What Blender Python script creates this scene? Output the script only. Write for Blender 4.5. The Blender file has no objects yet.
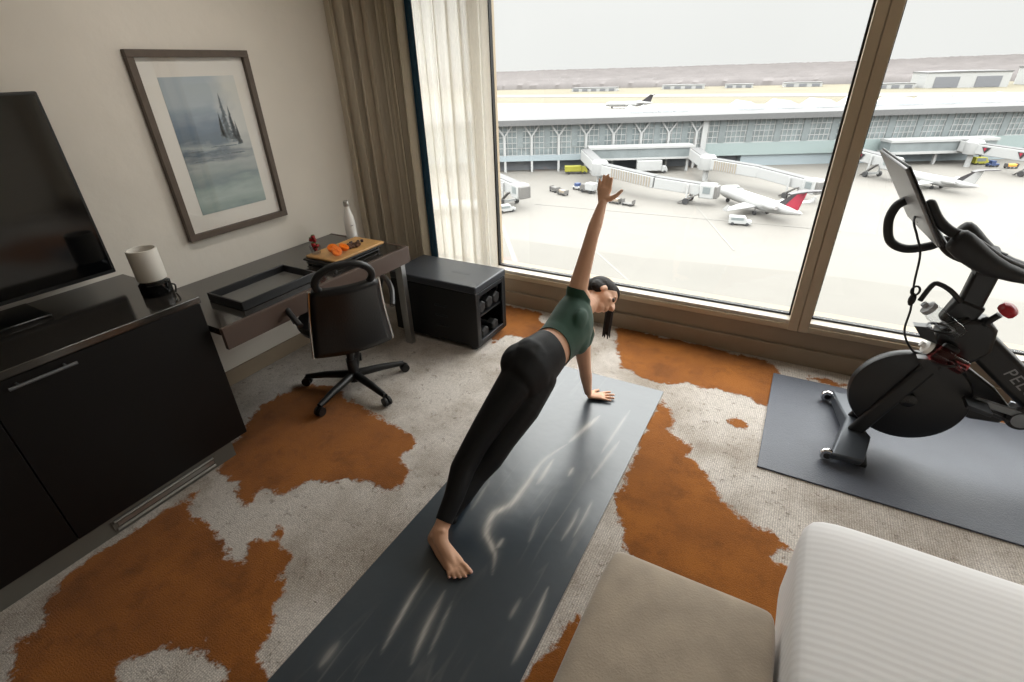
import bpy, bmesh, math, random
import numpy as np
from mathutils import Vector, Matrix, Euler
from mathutils import noise as mnoise

random.seed(7)
C = bpy.context.scene.collection
scn = bpy.context.scene
PI = math.pi

# ------------------------------------------------------------------ camera
PITCH, ROLL, YAW, FPX = 0.506817434, -0.0324553415, -0.525347342, 492.4947
_cy, _sy = math.cos(YAW), math.sin(YAW)
_f0 = Vector((_sy, _cy, 0)); _r0 = Vector((_cy, -_sy, 0)); _u0 = Vector((0, 0, 1))
_f = _f0 * math.cos(PITCH) - _u0 * math.sin(PITCH)
_u = _u0 * math.cos(PITCH) + _f0 * math.sin(PITCH)
_r = _r0 * math.cos(ROLL) + _u * math.sin(ROLL)
_u = _u * math.cos(ROLL) - _r0 * math.sin(ROLL)
cam = bpy.data.cameras.new('camera')
cam.sensor_fit = 'HORIZONTAL'; cam.sensor_width = 36.0
cam.lens = FPX / 1024 * 36.0
cam.clip_start = 0.05; cam.clip_end = 9000
camo = bpy.data.objects.new('camera', cam)
camo.matrix_world = Matrix(((_r.x, _u.x, -_f.x, 0), (_r.y, _u.y, -_f.y, 0), (_r.z, _u.z, -_f.z, 1.7), (0, 0, 0, 1)))
C.objects.link(camo)
scn.camera = camo

# ------------------------------------------------------------------ sky: overcast, brighter overhead
world = bpy.data.worlds.new('overcast_sky'); scn.world = world
world.use_nodes = True
nt = world.node_tree; nt.nodes.clear()
wo = nt.nodes.new('ShaderNodeOutputWorld'); bg = nt.nodes.new('ShaderNodeBackground')
tc = nt.nodes.new('ShaderNodeTexCoord'); sx = nt.nodes.new('ShaderNodeSeparateXYZ')
rmp = nt.nodes.new('ShaderNodeFloatCurve')
SKY = ((0.0, .77), (.12, .79), (.26, 5.0), (1.0, 6.8))        # radiance over the sine of the elevation
cv = rmp.mapping.curves[0]
for k, (px_, py_) in enumerate(SKY):
    if k in (0, 3): p_ = cv.points[0 if k == 0 else -1]; p_.location = (px_, py_ / 10)
    else: p_ = cv.points.new(px_, py_ / 10)
    p_.handle_type = 'VECTOR'
rmp.mapping.update()
wn = nt.nodes.new('ShaderNodeTexNoise'); wn.inputs['Scale'].default_value = 3.0; wn.inputs['Detail'].default_value = 3
wm = nt.nodes.new('ShaderNodeMath'); wm.operation = 'MULTIPLY_ADD'; wm.inputs[1].default_value = 0.10 * 10; wm.inputs[2].default_value = 0.95 * 10
wp = nt.nodes.new('ShaderNodeMath'); wp.operation = 'MULTIPLY'
nt.links.new(tc.outputs['Generated'], sx.inputs[0]); nt.links.new(sx.outputs['Z'], rmp.inputs['Value'])
nt.links.new(tc.outputs['Generated'], wn.inputs['Vector'])
nt.links.new(wn.outputs['Fac'], wm.inputs[0]); nt.links.new(rmp.outputs[0], wp.inputs[0]); nt.links.new(wm.outputs[0], wp.inputs[1])
bg.inputs['Color'].default_value = (1.0, 0.995, 0.985, 1)
nt.links.new(wp.outputs[0], bg.inputs['Strength']); nt.links.new(bg.outputs[0], wo.inputs[0])

# ------------------------------------------------------------------ added fill lights + window portals
def area(name, loc, rot, sx_, sy_, power, color=(1, .95, .89), portal=False):
    l = bpy.data.lights.new(name, 'AREA'); l.shape = 'RECTANGLE'; l.size = sx_; l.size_y = sy_
    l.energy = power; l.color = color
    o = bpy.data.objects.new(name, l); o.location = loc; o.rotation_euler = rot; C.objects.link(o)
    if portal: l.cycles.is_portal = True
    return o
area('window_portal', (0.7, 3.30, 1.36), (-PI / 2, 0, 0), 6.9, 2.2, 1, portal=True)
area('ceiling_fill', (0.4, 0.3, 2.60), (0, 0, 0), 0.6, 0.6, 1.5)  # soft fill added to lift the room, not a lamp of the place

wl = area('wall_fill', (-1.75, 1.55, 2.61), (0, math.radians(38), 0), 0.25, 0.5, 3.6)      # added fill without a fixture, brightens the picture wall
wl.data.spread = math.radians(110)

scn.view_settings.view_transform = 'Standard'
scn.view_settings.look = 'None'
scn.view_settings.gamma = 1.0
scn.view_settings.use_curve_mapping = False
scn.view_settings.exposure = 0.30
try:
    scn.cycles.max_bounces = 10; scn.cycles.diffuse_bounces = 6; scn.cycles.transparent_max_bounces = 16
    scn.cycles.use_denoising = True; scn.cycles.caustics_reflective = False; scn.cycles.caustics_refractive = False
    scn.cycles.sample_clamp_indirect = 6.0
except Exception:
    pass

# ------------------------------------------------------------------ helpers
WL = {}                                  # world matrices of roots

def lin(r, g, b):
    def f(v):
        v /= 255.0
        return v / 12.92 if v <= 0.04045 else ((v + 0.055) / 1.055) ** 2.4
    return (f(r), f(g), f(b), 1)

def mat(name, col, rough=0.6, metal=0.0, spec=0.5, bump=0.0, bscale=60, var=0.0, vscale=8, sheen=0.0, coat=0.0):
    m = bpy.data.materials.new(name); m.use_nodes = True
    n = m.node_tree; p = n.nodes['Principled BSDF']
    p.inputs['Base Color'].default_value = col; p.inputs['Roughness'].default_value = rough
    p.inputs['Metallic'].default_value = metal; p.inputs['Specular IOR Level'].default_value = spec
    p.inputs['Sheen Weight'].default_value = sheen; p.inputs['Coat Weight'].default_value = coat
    t = n.nodes.new('ShaderNodeTexCoord')
    if var > 0:
        q = n.nodes.new('ShaderNodeTexNoise'); q.inputs['Scale'].default_value = vscale; q.inputs['Detail'].default_value = 5
        n.links.new(t.outputs['Object'], q.inputs['Vector'])
        r = n.nodes.new('ShaderNodeMapRange')
        r.inputs['From Min'].default_value = .3; r.inputs['From Max'].default_value = .7
        r.inputs['To Min'].default_value = 1 - var; r.inputs['To Max'].default_value = 1 + var
        n.links.new(q.outputs['Fac'], r.inputs['Value'])
        mm = n.nodes.new('ShaderNodeVectorMath'); mm.operation = 'SCALE'; mm.inputs[0].default_value = col[:3]
        n.links.new(r.outputs['Result'], mm.inputs['Scale']); n.links.new(mm.outputs[0], p.inputs['Base Color'])
    if bump > 0:
        q = n.nodes.new('ShaderNodeTexNoise'); q.inputs['Scale'].default_value = bscale; q.inputs['Detail'].default_value = 4
        n.links.new(t.outputs['Object'], q.inputs['Vector'])
        b = n.nodes.new('ShaderNodeBump'); b.inputs['Strength'].default_value = bump; b.inputs['Distance'].default_value = .01
        n.links.new(q.outputs['Fac'], b.inputs['Height']); n.links.new(b.outputs[0], p.inputs['Normal'])
    return m

class MB:
    def __init__(s): s.bm = bmesh.new()
    def box(s, c, d, rot=None, taper=None):
        x, y, z = [v / 2 for v in d]; vs = []
        for sz in (-1, 1):
            k = taper if (taper and sz > 0) else 1
            for sx_, sy_ in ((-1, -1), (1, -1), (1, 1), (-1, 1)):
                v = Vector((sx_ * x * k, sy_ * y * k, sz * z))
                if rot is not None: v = rot @ v
                vs.append(s.bm.verts.new(v + Vector(c)))
        for f in ((3, 2, 1, 0), (4, 5, 6, 7), (0, 1, 5, 4), (1, 2, 6, 5), (2, 3, 7, 6), (3, 0, 4, 7)):
            s.bm.faces.new([vs[i] for i in f])
        return s
    def span(s, a, b): return s.box([(i + j) / 2 for i, j in zip(a, b)], [abs(j - i) for i, j in zip(a, b)])
    def beam(s, a, b, w, h, up=(0, 0, 1)):
        a, b = Vector(a), Vector(b); d = b - a; L = d.length; d.normalize()
        u = Vector(up); sd = d.cross(u)
        if sd.length < 1e-4: sd = d.cross(Vector((1, 0, 0)))
        sd.normalize(); u = sd.cross(d)
        R = Matrix((sd, d, u)).transposed()
        return s.box((a + b) / 2, (w, L, h), R)
    def tube(s, pts, rad, seg=12, closed=False, flat=None):
        pts = [Vector(p) for p in pts]; n = len(pts)
        if not hasattr(rad, '__len__'): rad = [rad] * n
        rings = []; prev = None
        for i, p in enumerate(pts):
            a = pts[(i - 1) % n] if (closed or i > 0) else p
            b = pts[(i + 1) % n] if (closed or i < n - 1) else p
            t = (b - a).normalized()
            if prev is None:
                u = t.cross(Vector((0, 0, 1)))
                if u.length < .05: u = t.cross(Vector((0, 1, 0)))
            else: u = prev - t * prev.dot(t)
            u.normalize(); prev = u; w = t.cross(u)
            r = rad[i]; r2 = r * (flat if flat else 1)
            rings.append([s.bm.verts.new(p + u * r * math.cos(k / seg * 2 * PI) + w * r2 * math.sin(k / seg * 2 * PI)) for k in range(seg)])
        m = n if closed else n - 1
        for i in range(m):
            A, B = rings[i], rings[(i + 1) % n]
            for k in range(seg): s.bm.faces.new((A[k], A[(k + 1) % seg], B[(k + 1) % seg], B[k]))
        if not closed: s.bm.faces.new(rings[0][::-1]); s.bm.faces.new(rings[-1])
        return s
    def lathe(s, prof, c=(0, 0, 0), seg=28, rot=None):
        rings = []
        for r, z in prof:
            rg = []
            for k in range(seg):
                v = Vector((max(r, 1e-4) * math.cos(k / seg * 2 * PI), max(r, 1e-4) * math.sin(k / seg * 2 * PI), z))
                if rot is not None: v = rot @ v
                rg.append(s.bm.verts.new(v + Vector(c)))
            rings.append(rg)
        for A, B in zip(rings, rings[1:]):
            for k in range(seg): s.bm.faces.new((A[k], A[(k + 1) % seg], B[(k + 1) % seg], B[k]))
        s.bm.faces.new(rings[0][::-1]); s.bm.faces.new(rings[-1])
        return s
    def ell(s, c, r, rot=None, sub=2):
        if not hasattr(r, '__len__'): r = (r, r, r)
        M = Matrix.Translation(Vector(c)) @ (rot.to_4x4() if rot is not None else Matrix()) @ Matrix.Diagonal((*r, 1))
        bmesh.ops.create_icosphere(s.bm, subdivisions=sub, radius=1, matrix=M)
        return s
    def prism(s, poly, fn0, fn1):
        A = [s.bm.verts.new(fn0(*p)) for p in poly]; B = [s.bm.verts.new(fn1(*p)) for p in poly]; n = len(poly)
        s.bm.faces.new(A[::-1]); s.bm.faces.new(B)
        for k in range(n): s.bm.faces.new((A[k], A[(k + 1) % n], B[(k + 1) % n], B[k]))
        return s
    def sheet(s, P):
        V = [[s.bm.verts.new(p) for p in row] for row in P]
        for i in range(len(V) - 1):
            for j in range(len(V[0]) - 1): s.bm.faces.new((V[i][j], V[i + 1][j], V[i + 1][j + 1], V[i][j + 1]))
        return s
    def build(s, name, m, parent=None, local=False, bevel=0, bseg=2, smooth=True, sub=0, solid=0, normals=True):
        if normals: bmesh.ops.recalc_face_normals(s.bm, faces=s.bm.faces)
        me = bpy.data.meshes.new(name); s.bm.to_mesh(me); s.bm.free()
        o = bpy.data.objects.new(name, me); C.objects.link(o)
        if m is not None: me.materials.append(m)
        WL[o] = Matrix()
        if parent is not None:
            o.parent = parent
            if not local: me.transform(WL[parent].inverted())
            WL[o] = WL[parent].copy()
        if smooth and len(me.polygons):
            me.polygons.foreach_set('use_smooth', [True] * len(me.polygons))
            if not sub: me.set_sharp_from_angle(angle=math.radians(38))
        if solid:
            q = o.modifiers.new('solid', 'SOLIDIFY'); q.thickness = solid; q.offset = 0
        if bevel:
            q = o.modifiers.new('bevel', 'BEVEL'); q.width = bevel; q.segments = bseg; q.limit_method = 'ANGLE'; q.angle_limit = .7
            q.harden_normals = False
        if sub:
            q = o.modifiers.new('sub', 'SUBSURF'); q.levels = sub; q.render_levels = sub
        return o

def tag(o, label, cat, group=None, kind=None):
    o['label'] = label; o['category'] = cat
    if group: o['group'] = group
    if kind: o['kind'] = kind
    return o

def thing(name, label, cat, loc=(0, 0, 0), rz=0.0, group=None):
    o = bpy.data.objects.new(name, None); C.objects.link(o); o.empty_display_size = .1
    o.location = loc; o.rotation_euler = (0, 0, rz)
    WL[o] = Matrix.Translation(Vector(loc)) @ Matrix.Rotation(rz, 4, 'Z')
    return tag(o, label, cat, group)

def struct(o): o['kind'] = 'structure'; return o

def copy_tree(o, parent=None):
    c = o.copy(); C.objects.link(c)
    if parent is not None: c.parent = parent
    for ch in list(o.children): copy_tree(ch, c)
    return c

def V(*a): return Vector(a)
def lerp(a, b, t): return a + (b - a) * t

def spline(pts, n=6):
    P = [Vector(p) for p in pts]; out = []
    for i in range(len(P) - 1):
        p0 = P[max(i - 1, 0)]; p1 = P[i]; p2 = P[i + 1]; p3 = P[min(i + 2, len(P) - 1)]
        for k in range(n):
            t = k / n
            out.append(0.5 * ((2 * p1) + (p2 - p0) * t + (2 * p0 - 5 * p1 + 4 * p2 - p3) * t * t + (3 * p1 - p0 - 3 * p2 + p3) * t ** 3))
    out.append(P[-1]); return out

# ------------------------------------------------------------------ materials
M = {}
M['wall'] = mat('wallpaper_beige', lin(222, 216, 206), .85, bump=.35, bscale=9, var=.03, vscale=3)
M['ceiling'] = mat('ceiling_white', lin(225, 222, 215), .9)
M['wall_plain'] = mat('wall_cream', lin(206, 196, 180), .9, bump=.1, bscale=20)
M['frame_taupe'] = mat('anodised_taupe', lin(192, 174, 148), .45, metal=.15, var=.03)
M['sill'] = mat('sill_light', lin(205, 198, 186), .4)
M['gasket'] = mat('gasket_black', lin(18, 19, 22), .5)
M['skirt'] = mat('skirt_taupe', lin(150, 134, 114), .6, var=.04)
M['dark_wood'] = mat('espresso_wood', lin(11, 9, 9), .5, spec=.3, bump=.05, bscale=30, var=.2, vscale=6)
M['dark_top'] = mat('dark_polished_top', lin(46, 43, 40), .12, var=.08); M['dark_top'].node_tree.nodes['Principled BSDF'].inputs['IOR'].default_value = 2.0
M['fascia'] = mat('brown_fascia', lin(84, 68, 60), .42, var=.06)
M['kick'] = mat('kick_grey', lin(92, 90, 84), .5, var=.05)
M['alu'] = mat('aluminium', lin(178, 178, 176), .3, metal=.9)
M['chrome'] = mat('chrome', lin(215, 215, 215), .12, metal=1)
M['black'] = mat('black_plastic', lin(17, 17, 18), .42, var=.08)
M['black_gloss'] = mat('black_gloss', lin(8, 9, 11), .08)
M['leather'] = mat('black_leather', lin(24, 25, 28), .38, bump=.12, bscale=120)
M['rubber'] = mat('black_rubber', lin(22, 22, 24), .6, bump=.1, bscale=200)
M['steel_dark'] = mat('dark_steel', lin(48, 50, 54), .38, metal=.5)
M['steel_grey'] = mat('grey_steel', lin(120, 124, 128), .35, metal=.6)
M['white_gloss'] = mat('white_gloss', lin(232, 231, 228), .3)
M['white_matte'] = mat('white_matte', lin(232, 228, 220), .7)
M['board_wood'] = mat('board_wood', lin(190, 146, 90), .5, var=.15, vscale=18)
M['orange'] = mat('orange_flesh', lin(232, 120, 12), .35, var=.1, vscale=60)
M['peel'] = mat('orange_peel', lin(222, 104, 10), .45, bump=.2, bscale=200)
M['berry'] = mat('berry_red', lin(150, 20, 30), .3, bump=.3, bscale=180, var=.2, vscale=90)
M['leafg'] = mat('leaf_green', lin(60, 90, 40), .5)
M['granola'] = mat('granola_brown', lin(86, 58, 40), .8, var=.4, vscale=120, bump=.5, bscale=160)
M['cream'] = mat('cream_oat', lin(186, 172, 120), .7, var=.2, vscale=90)
M['berry_dark'] = mat('blackberry', lin(44, 18, 30), .4, bump=.4, bscale=200)
M['skin'] = mat('skin', lin(226, 178, 148), .5, var=.04, vscale=14, spec=.35)
M['eye'] = mat('eye_brown', lin(70, 48, 36), .15)
M['nail'] = mat('nail', lin(226, 176, 160), .25)
M['hair'] = mat('dark_hair', lin(26, 17, 13), .65, spec=.3, bump=.4, bscale=90)
M['green_top'] = mat('green_top', lin(28, 66, 50), .8, var=.06, sheen=.15)
M['leggings'] = mat('black_leggings', lin(12, 13, 17), .62, spec=.35, bump=.05, bscale=150)
M['bikemat'] = mat('slate_mat', lin(84, 88, 98), .48, bump=.25, bscale=160, var=.07, vscale=5)
M['ottoman'] = mat('taupe_velvet', lin(168, 153, 135), .85, var=.13, vscale=11, sheen=.4, bump=.15, bscale=180)
M['blue_edge'] = mat('dark_teal_fabric', lin(34, 72, 94), .85)
M['red_knob'] = mat('red_plastic', lin(178, 24, 34), .3)
M['frame_wood'] = mat('picture_frame_wood', lin(86, 74, 64), .5, var=.12, vscale=25)

def glass(name, tint=(1, 1, 1), ior=1.45, rough=0.0):
    m = bpy.data.materials.new(name); m.use_nodes = True; n = m.node_tree; n.nodes.clear()
    o = n.nodes.new('ShaderNodeOutputMaterial'); mixn = n.nodes.new('ShaderNodeMixShader')
    t = n.nodes.new('ShaderNodeBsdfTransparent'); g = n.nodes.new('ShaderNodeBsdfGlossy'); f = n.nodes.new('ShaderNodeFresnel')
    t.inputs['Color'].default_value = (*tint, 1); g.inputs['Roughness'].default_value = rough; f.inputs['IOR'].default_value = ior
    ge = n.nodes.new('ShaderNodeNewGeometry'); mi = n.nodes.new('ShaderNodeMapRange')   # the same Fresnel on both faces of the pane
    mi.inputs['To Min'].default_value = ior; mi.inputs['To Max'].default_value = 1 / ior
    n.links.new(ge.outputs['Backfacing'], mi.inputs['Value']); n.links.new(mi.outputs['Result'], f.inputs['IOR'])
    n.links.new(f.outputs[0], mixn.inputs[0]); n.links.new(t.outputs[0], mixn.inputs[1]); n.links.new(g.outputs[0], mixn.inputs[2])
    n.links.new(mixn.outputs[0], o.inputs[0]); return m
M['glass'] = glass('window_glass', (.97, .98, .97), 1.30)
M['pic_glass'] = glass('picture_glass', (.99, .99, .99), 1.38)
M['clear'] = glass('clear_plastic', (.88, .89, .9), 1.45, .05)
M['pink_clear'] = glass('reddish_clear_plastic', (.75, .3, .3), 1.45, .05)

def curtain_mat(name, col, trans, transp=0.0, weave=300):
    m = bpy.data.materials.new(name); m.use_nodes = True; n = m.node_tree; n.nodes.clear()
    o = n.nodes.new('ShaderNodeOutputMaterial'); d = n.nodes.new('ShaderNodeBsdfDiffuse'); t = n.nodes.new('ShaderNodeBsdfTranslucent')
    tp = n.nodes.new('ShaderNodeBsdfTransparent'); a = n.nodes.new('ShaderNodeMixShader'); b = n.nodes.new('ShaderNodeMixShader')
    q = n.nodes.new('ShaderNodeTexNoise'); q.inputs['Scale'].default_value = weave
    tcn = n.nodes.new('ShaderNodeTexCoord'); mp = n.nodes.new('ShaderNodeMapping'); mp.inputs['Scale'].default_value = (1, 1, .06)
    n.links.new(tcn.outputs['Object'], mp.inputs[0]); n.links.new(mp.outputs[0], q.inputs['Vector'])
    vm = n.nodes.new('ShaderNodeVectorMath'); vm.operation = 'SCALE'; vm.inputs[0].default_value = col[:3]
    r = n.nodes.new('ShaderNodeMapRange'); r.inputs['To Min'].default_value = .8; r.inputs['To Max'].default_value = 1.2
    n.links.new(q.outputs['Fac'], r.inputs['Value']); n.links.new(r.outputs[0], vm.inputs['Scale'])
    n.links.new(vm.outputs[0], d.inputs['Color']); n.links.new(vm.outputs[0], t.inputs['Color'])
    a.inputs[0].default_value = trans; b.inputs[0].default_value = transp
    n.links.new(d.outputs[0], a.inputs[1]); n.links.new(t.outputs[0], a.inputs[2])
    n.links.new(a.outputs[0], b.inputs[1]); n.links.new(tp.outputs[0], b.inputs[2]); n.links.new(b.outputs[0], o.inputs[0])
    return m
M['curtain'] = curtain_mat('taupe_drape', lin(196, 186, 168), .04)
M['sheer'] = curtain_mat('sheer_voile', lin(246, 243, 236), .62, .22, 500)

def nodes_of(m):
    return m.node_tree, m.node_tree.nodes['Principled BSDF']

def carpet_mat():
    m = bpy.data.materials.new('carpet_orange_beige'); m.use_nodes = True; n, p = nodes_of(m)
    N = n.nodes.new; L = n.links.new
    p.inputs['Roughness'].default_value = .95; p.inputs['Specular IOR Level'].default_value = .15; p.inputs['Sheen Weight'].default_value = .15
    t = N('ShaderNodeTexCoord'); a = N('ShaderNodeAttribute'); a.attribute_name = 'patch'
    def noise(sc, det=6, rough=.6):
        q = N('ShaderNodeTexNoise'); q.inputs['Scale'].default_value = sc; q.inputs['Detail'].default_value = det; q.inputs['Roughness'].default_value = rough
        L(t.outputs['Object'], q.inputs['Vector']); return q.outputs['Fac']
    def math_(op, x, y=None, z=None):
        q = N('ShaderNodeMath'); q.operation = op
        for i, v in enumerate((x, y, z)):
            if v is None: continue
            if isinstance(v, (int, float)): q.inputs[i].default_value = v
            else: L(v, q.inputs[i])
        return q.outputs[0]
    def rng(v, a0, a1, b0=0.0, b1=1.0):
        q = N('ShaderNodeMapRange'); q.inputs['From Min'].default_value = a0; q.inputs['From Max'].default_value = a1
        q.inputs['To Min'].default_value = b0; q.inputs['To Max'].default_value = b1; L(v, q.inputs['Value']); return q.outputs['Result']
    def mixc(f, c0, c1):
        q = N('ShaderNodeMix'); q.data_type = 'RGBA'; L(f, q.inputs['Factor'])
        for i, c in ((6, c0), (7, c1)):
            if isinstance(c, tuple): q.inputs[i].default_value = c
            else: L(c, q.inputs[i])
        return q.outputs[2]
    e = math_('MULTIPLY_ADD', noise(11, 8, .7), .16, -.08)
    s = math_('ADD', a.outputs['Fac'], e)
    s = math_('ADD', s, math_('MULTIPLY_ADD', noise(70, 3, .6), .03, -.015))
    mask = rng(s, -.006, .010)
    # loops of the pale pile: rows of little tufts
    v = N('ShaderNodeTexVoronoi'); v.inputs['Scale'].default_value = 130; v.inputs['Randomness'].default_value = .55; L(t.outputs['Object'], v.inputs['Vector'])
    loop0 = rng(v.outputs['Distance'], .2, .8, 1.0, .55)
    wv = N('ShaderNodeTexWave'); wv.bands_direction = 'X'; wv.inputs['Scale'].default_value = 34; wv.inputs['Distortion'].default_value = 1.2; wv.inputs['Detail'].default_value = 1; wv.inputs['Detail Scale'].default_value = 6
    L(t.outputs['Object'], wv.inputs['Vector'])
    loop = math_('MULTIPLY', loop0, rng(wv.outputs['Fac'], .0, .5, .66, 1.0))
    pale = mixc(rng(noise(2.2, 4), .42, .62), lin(224, 215, 206), lin(182, 170, 157))
    flecks = rng(noise(22, 6, .78), .57, .63)
    near = rng(a.outputs['Fac'], -.45, -.02)
    pale = mixc(math_('MULTIPLY', flecks, .55), pale, lin(104, 88, 70))
    q = N('ShaderNodeMix'); q.data_type = 'RGBA'; q.blend_type = 'MULTIPLY'; q.inputs['Factor'].default_value = .8
    L(pale, q.inputs[6]); cb = N('ShaderNodeCombineColor'); [L(loop, cb.inputs[i]) for i in range(3)]; L(cb.outputs[0], q.inputs[7])
    org = mixc(rng(noise(3.0, 5), .35, .68), lin(158, 95, 32), lin(126, 73, 23))
    org = mixc(math_('MULTIPLY', rng(noise(7, 8, .75), .50, .70), .75), org, lin(104, 58, 16))
    org = mixc(math_('MULTIPLY', rng(noise(160, 2), .45, .75), .35), org, lin(90, 48, 12))
    col = mixc(mask, q.outputs[2], org)
    L(col, p.inputs['Base Color'])
    b = N('ShaderNodeBump'); b.inputs['Strength'].default_value = .55; b.inputs['Distance'].default_value = .006
    h = math_('ADD', math_('MULTIPLY', loop, .6), math_('MULTIPLY', noise(240, 2), .8))
    h = math_('ADD', h, math_('MULTIPLY', mask, 1.2)); L(h, b.inputs['Height']); L(b.outputs[0], p.inputs['Normal'])
    return m

def yoga_mat_material():
    m = bpy.data.materials.new('marbled_slate_mat'); m.use_nodes = True; n, p = nodes_of(m)
    N = n.nodes.new; L = n.links.new
    p.inputs['Roughness'].default_value = .30; p.inputs['Specular IOR Level'].default_value = .9
    t = N('ShaderNodeTexCoord')
    def streak(sc, shift, thr, det=3, dist=1.2, wid=.012):
        mp = N('ShaderNodeMapping'); mp.inputs['Scale'].default_value = sc; mp.inputs['Location'].default_value = shift; mp.inputs['Rotation'].default_value = (0, 0, .06)
        L(t.outputs['Object'], mp.inputs[0])
        q = N('ShaderNodeTexNoise'); q.inputs['Scale'].default_value = 1; q.inputs['Detail'].default_value = det; q.inputs['Distortion'].default_value = dist
        q.inputs['Roughness'].default_value = .45
        L(mp.outputs[0], q.inputs['Vector'])
        s = N('ShaderNodeMath'); s.operation = 'SUBTRACT'; s.inputs[1].default_value = thr; L(q.outputs['Fac'], s.inputs[0])
        a = N('ShaderNodeMath'); a.operation = 'ABSOLUTE'; L(s.outputs[0], a.inputs[0])
        r = N('ShaderNodeMapRange'); r.inputs['From Min'].default_value = 0; r.inputs['From Max'].default_value = wid
        r.inputs['To Min'].default_value = 1; r.inputs['To Max'].default_value = 0; L(a.outputs[0], r.inputs['Value'])
        k = N('ShaderNodeMapping'); k.inputs['Scale'].default_value = (sc[0] * .6, sc[1] * .9, 1); k.inputs['Location'].default_value = (shift[0] + 5, 3, 1); L(t.outputs['Object'], k.inputs[0])
        q2 = N('ShaderNodeTexNoise'); q2.inputs['Scale'].default_value = 1.1; q2.inputs['Detail'].default_value = 2; L(k.outputs[0], q2.inputs['Vector'])
        r2 = N('ShaderNodeMapRange'); r2.inputs['From Min'].default_value = .50; r2.inputs['From Max'].default_value = .66; L(q2.outputs['Fac'], r2.inputs['Value'])
        o = N('ShaderNodeMath'); o.operation = 'MULTIPLY'; L(r.outputs[0], o.inputs[0]); L(r2.outputs[0], o.inputs[1]); return o.outputs[0]
    at = N('ShaderNodeAttribute'); at.attribute_name = 'streak'
    fm = N('ShaderNodeMapping'); fm.inputs['Scale'].default_value = (90, 9, 1); fm.inputs['Rotation'].default_value = (0, 0, -.05); L(t.outputs['Object'], fm.inputs[0])
    fn = N('ShaderNodeTexNoise'); fn.inputs['Scale'].default_value = 1; fn.inputs['Detail'].default_value = 3; L(fm.outputs[0], fn.inputs['Vector'])
    fr = N('ShaderNodeMapRange'); fr.inputs['From Min'].default_value = .3; fr.inputs['From Max'].default_value = .62; fr.inputs['To Min'].default_value = .6; L(fn.outputs['Fac'], fr.inputs['Value'])
    mb_ = N('ShaderNodeMath'); mb_.operation = 'MULTIPLY'; L(at.outputs['Fac'], mb_.inputs[0]); L(fr.outputs[0], mb_.inputs[1])
    b = streak((9, 1.0, 1), (3.1, 2, 0), .47, 3, .5, .03)
    mxm = N('ShaderNodeMath'); mxm.operation = 'MAXIMUM'; L(mb_.outputs[0], mxm.inputs[0])
    hb = N('ShaderNodeMath'); hb.operation = 'MULTIPLY'; hb.inputs[1].default_value = .14; L(b, hb.inputs[0]); L(hb.outputs[0], mxm.inputs[1])
    q = N('ShaderNodeTexNoise'); q.inputs['Scale'].default_value = 4; q.inputs['Detail'].default_value = 5; L(t.outputs['Object'], q.inputs['Vector'])
    c = N('ShaderNodeMix'); c.data_type = 'RGBA'; c.inputs[6].default_value = lin(36, 46, 55); c.inputs[7].default_value = lin(56, 66, 75); L(q.outputs['Fac'], c.inputs['Factor'])
    d = N('ShaderNodeMix'); d.data_type = 'RGBA'; d.inputs[7].default_value = lin(198, 192, 184); L(c.outputs[2], d.inputs[6]); L(mxm.outputs[0], d.inputs['Factor'])
    L(d.outputs[2], p.inputs['Base Color'])
    bn = N('ShaderNodeTexNoise'); bn.inputs['Scale'].default_value = 18; L(t.outputs['Object'], bn.inputs['Vector'])
    b2 = N('ShaderNodeBump'); b2.inputs['Strength'].default_value = .08; b2.inputs['Distance'].default_value = .01; L(bn.outputs['Fac'], b2.inputs['Height']); L(b2.outputs[0], p.inputs['Normal'])
    return m

def duvet_material():
    m = mat('white_ribbed_cotton', lin(236, 234, 234), .8, sheen=.1); n, p = nodes_of(m); N = n.nodes.new; L = n.links.new
    t = N('ShaderNodeTexCoord'); w = N('ShaderNodeTexWave'); w.wave_type = 'BANDS'; w.bands_direction = 'Y'; w.inputs['Scale'].default_value = 15
    w.inputs['Distortion'].default_value = .6; w.inputs['Detail'].default_value = 2
    L(t.outputs['Object'], w.inputs['Vector']); b = N('ShaderNodeBump'); b.inputs['Strength'].default_value = .045; b.inputs['Distance'].default_value = .008
    L(w.outputs['Fac'], b.inputs['Height']); L(b.outputs[0], p.inputs['Normal']); return m

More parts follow.
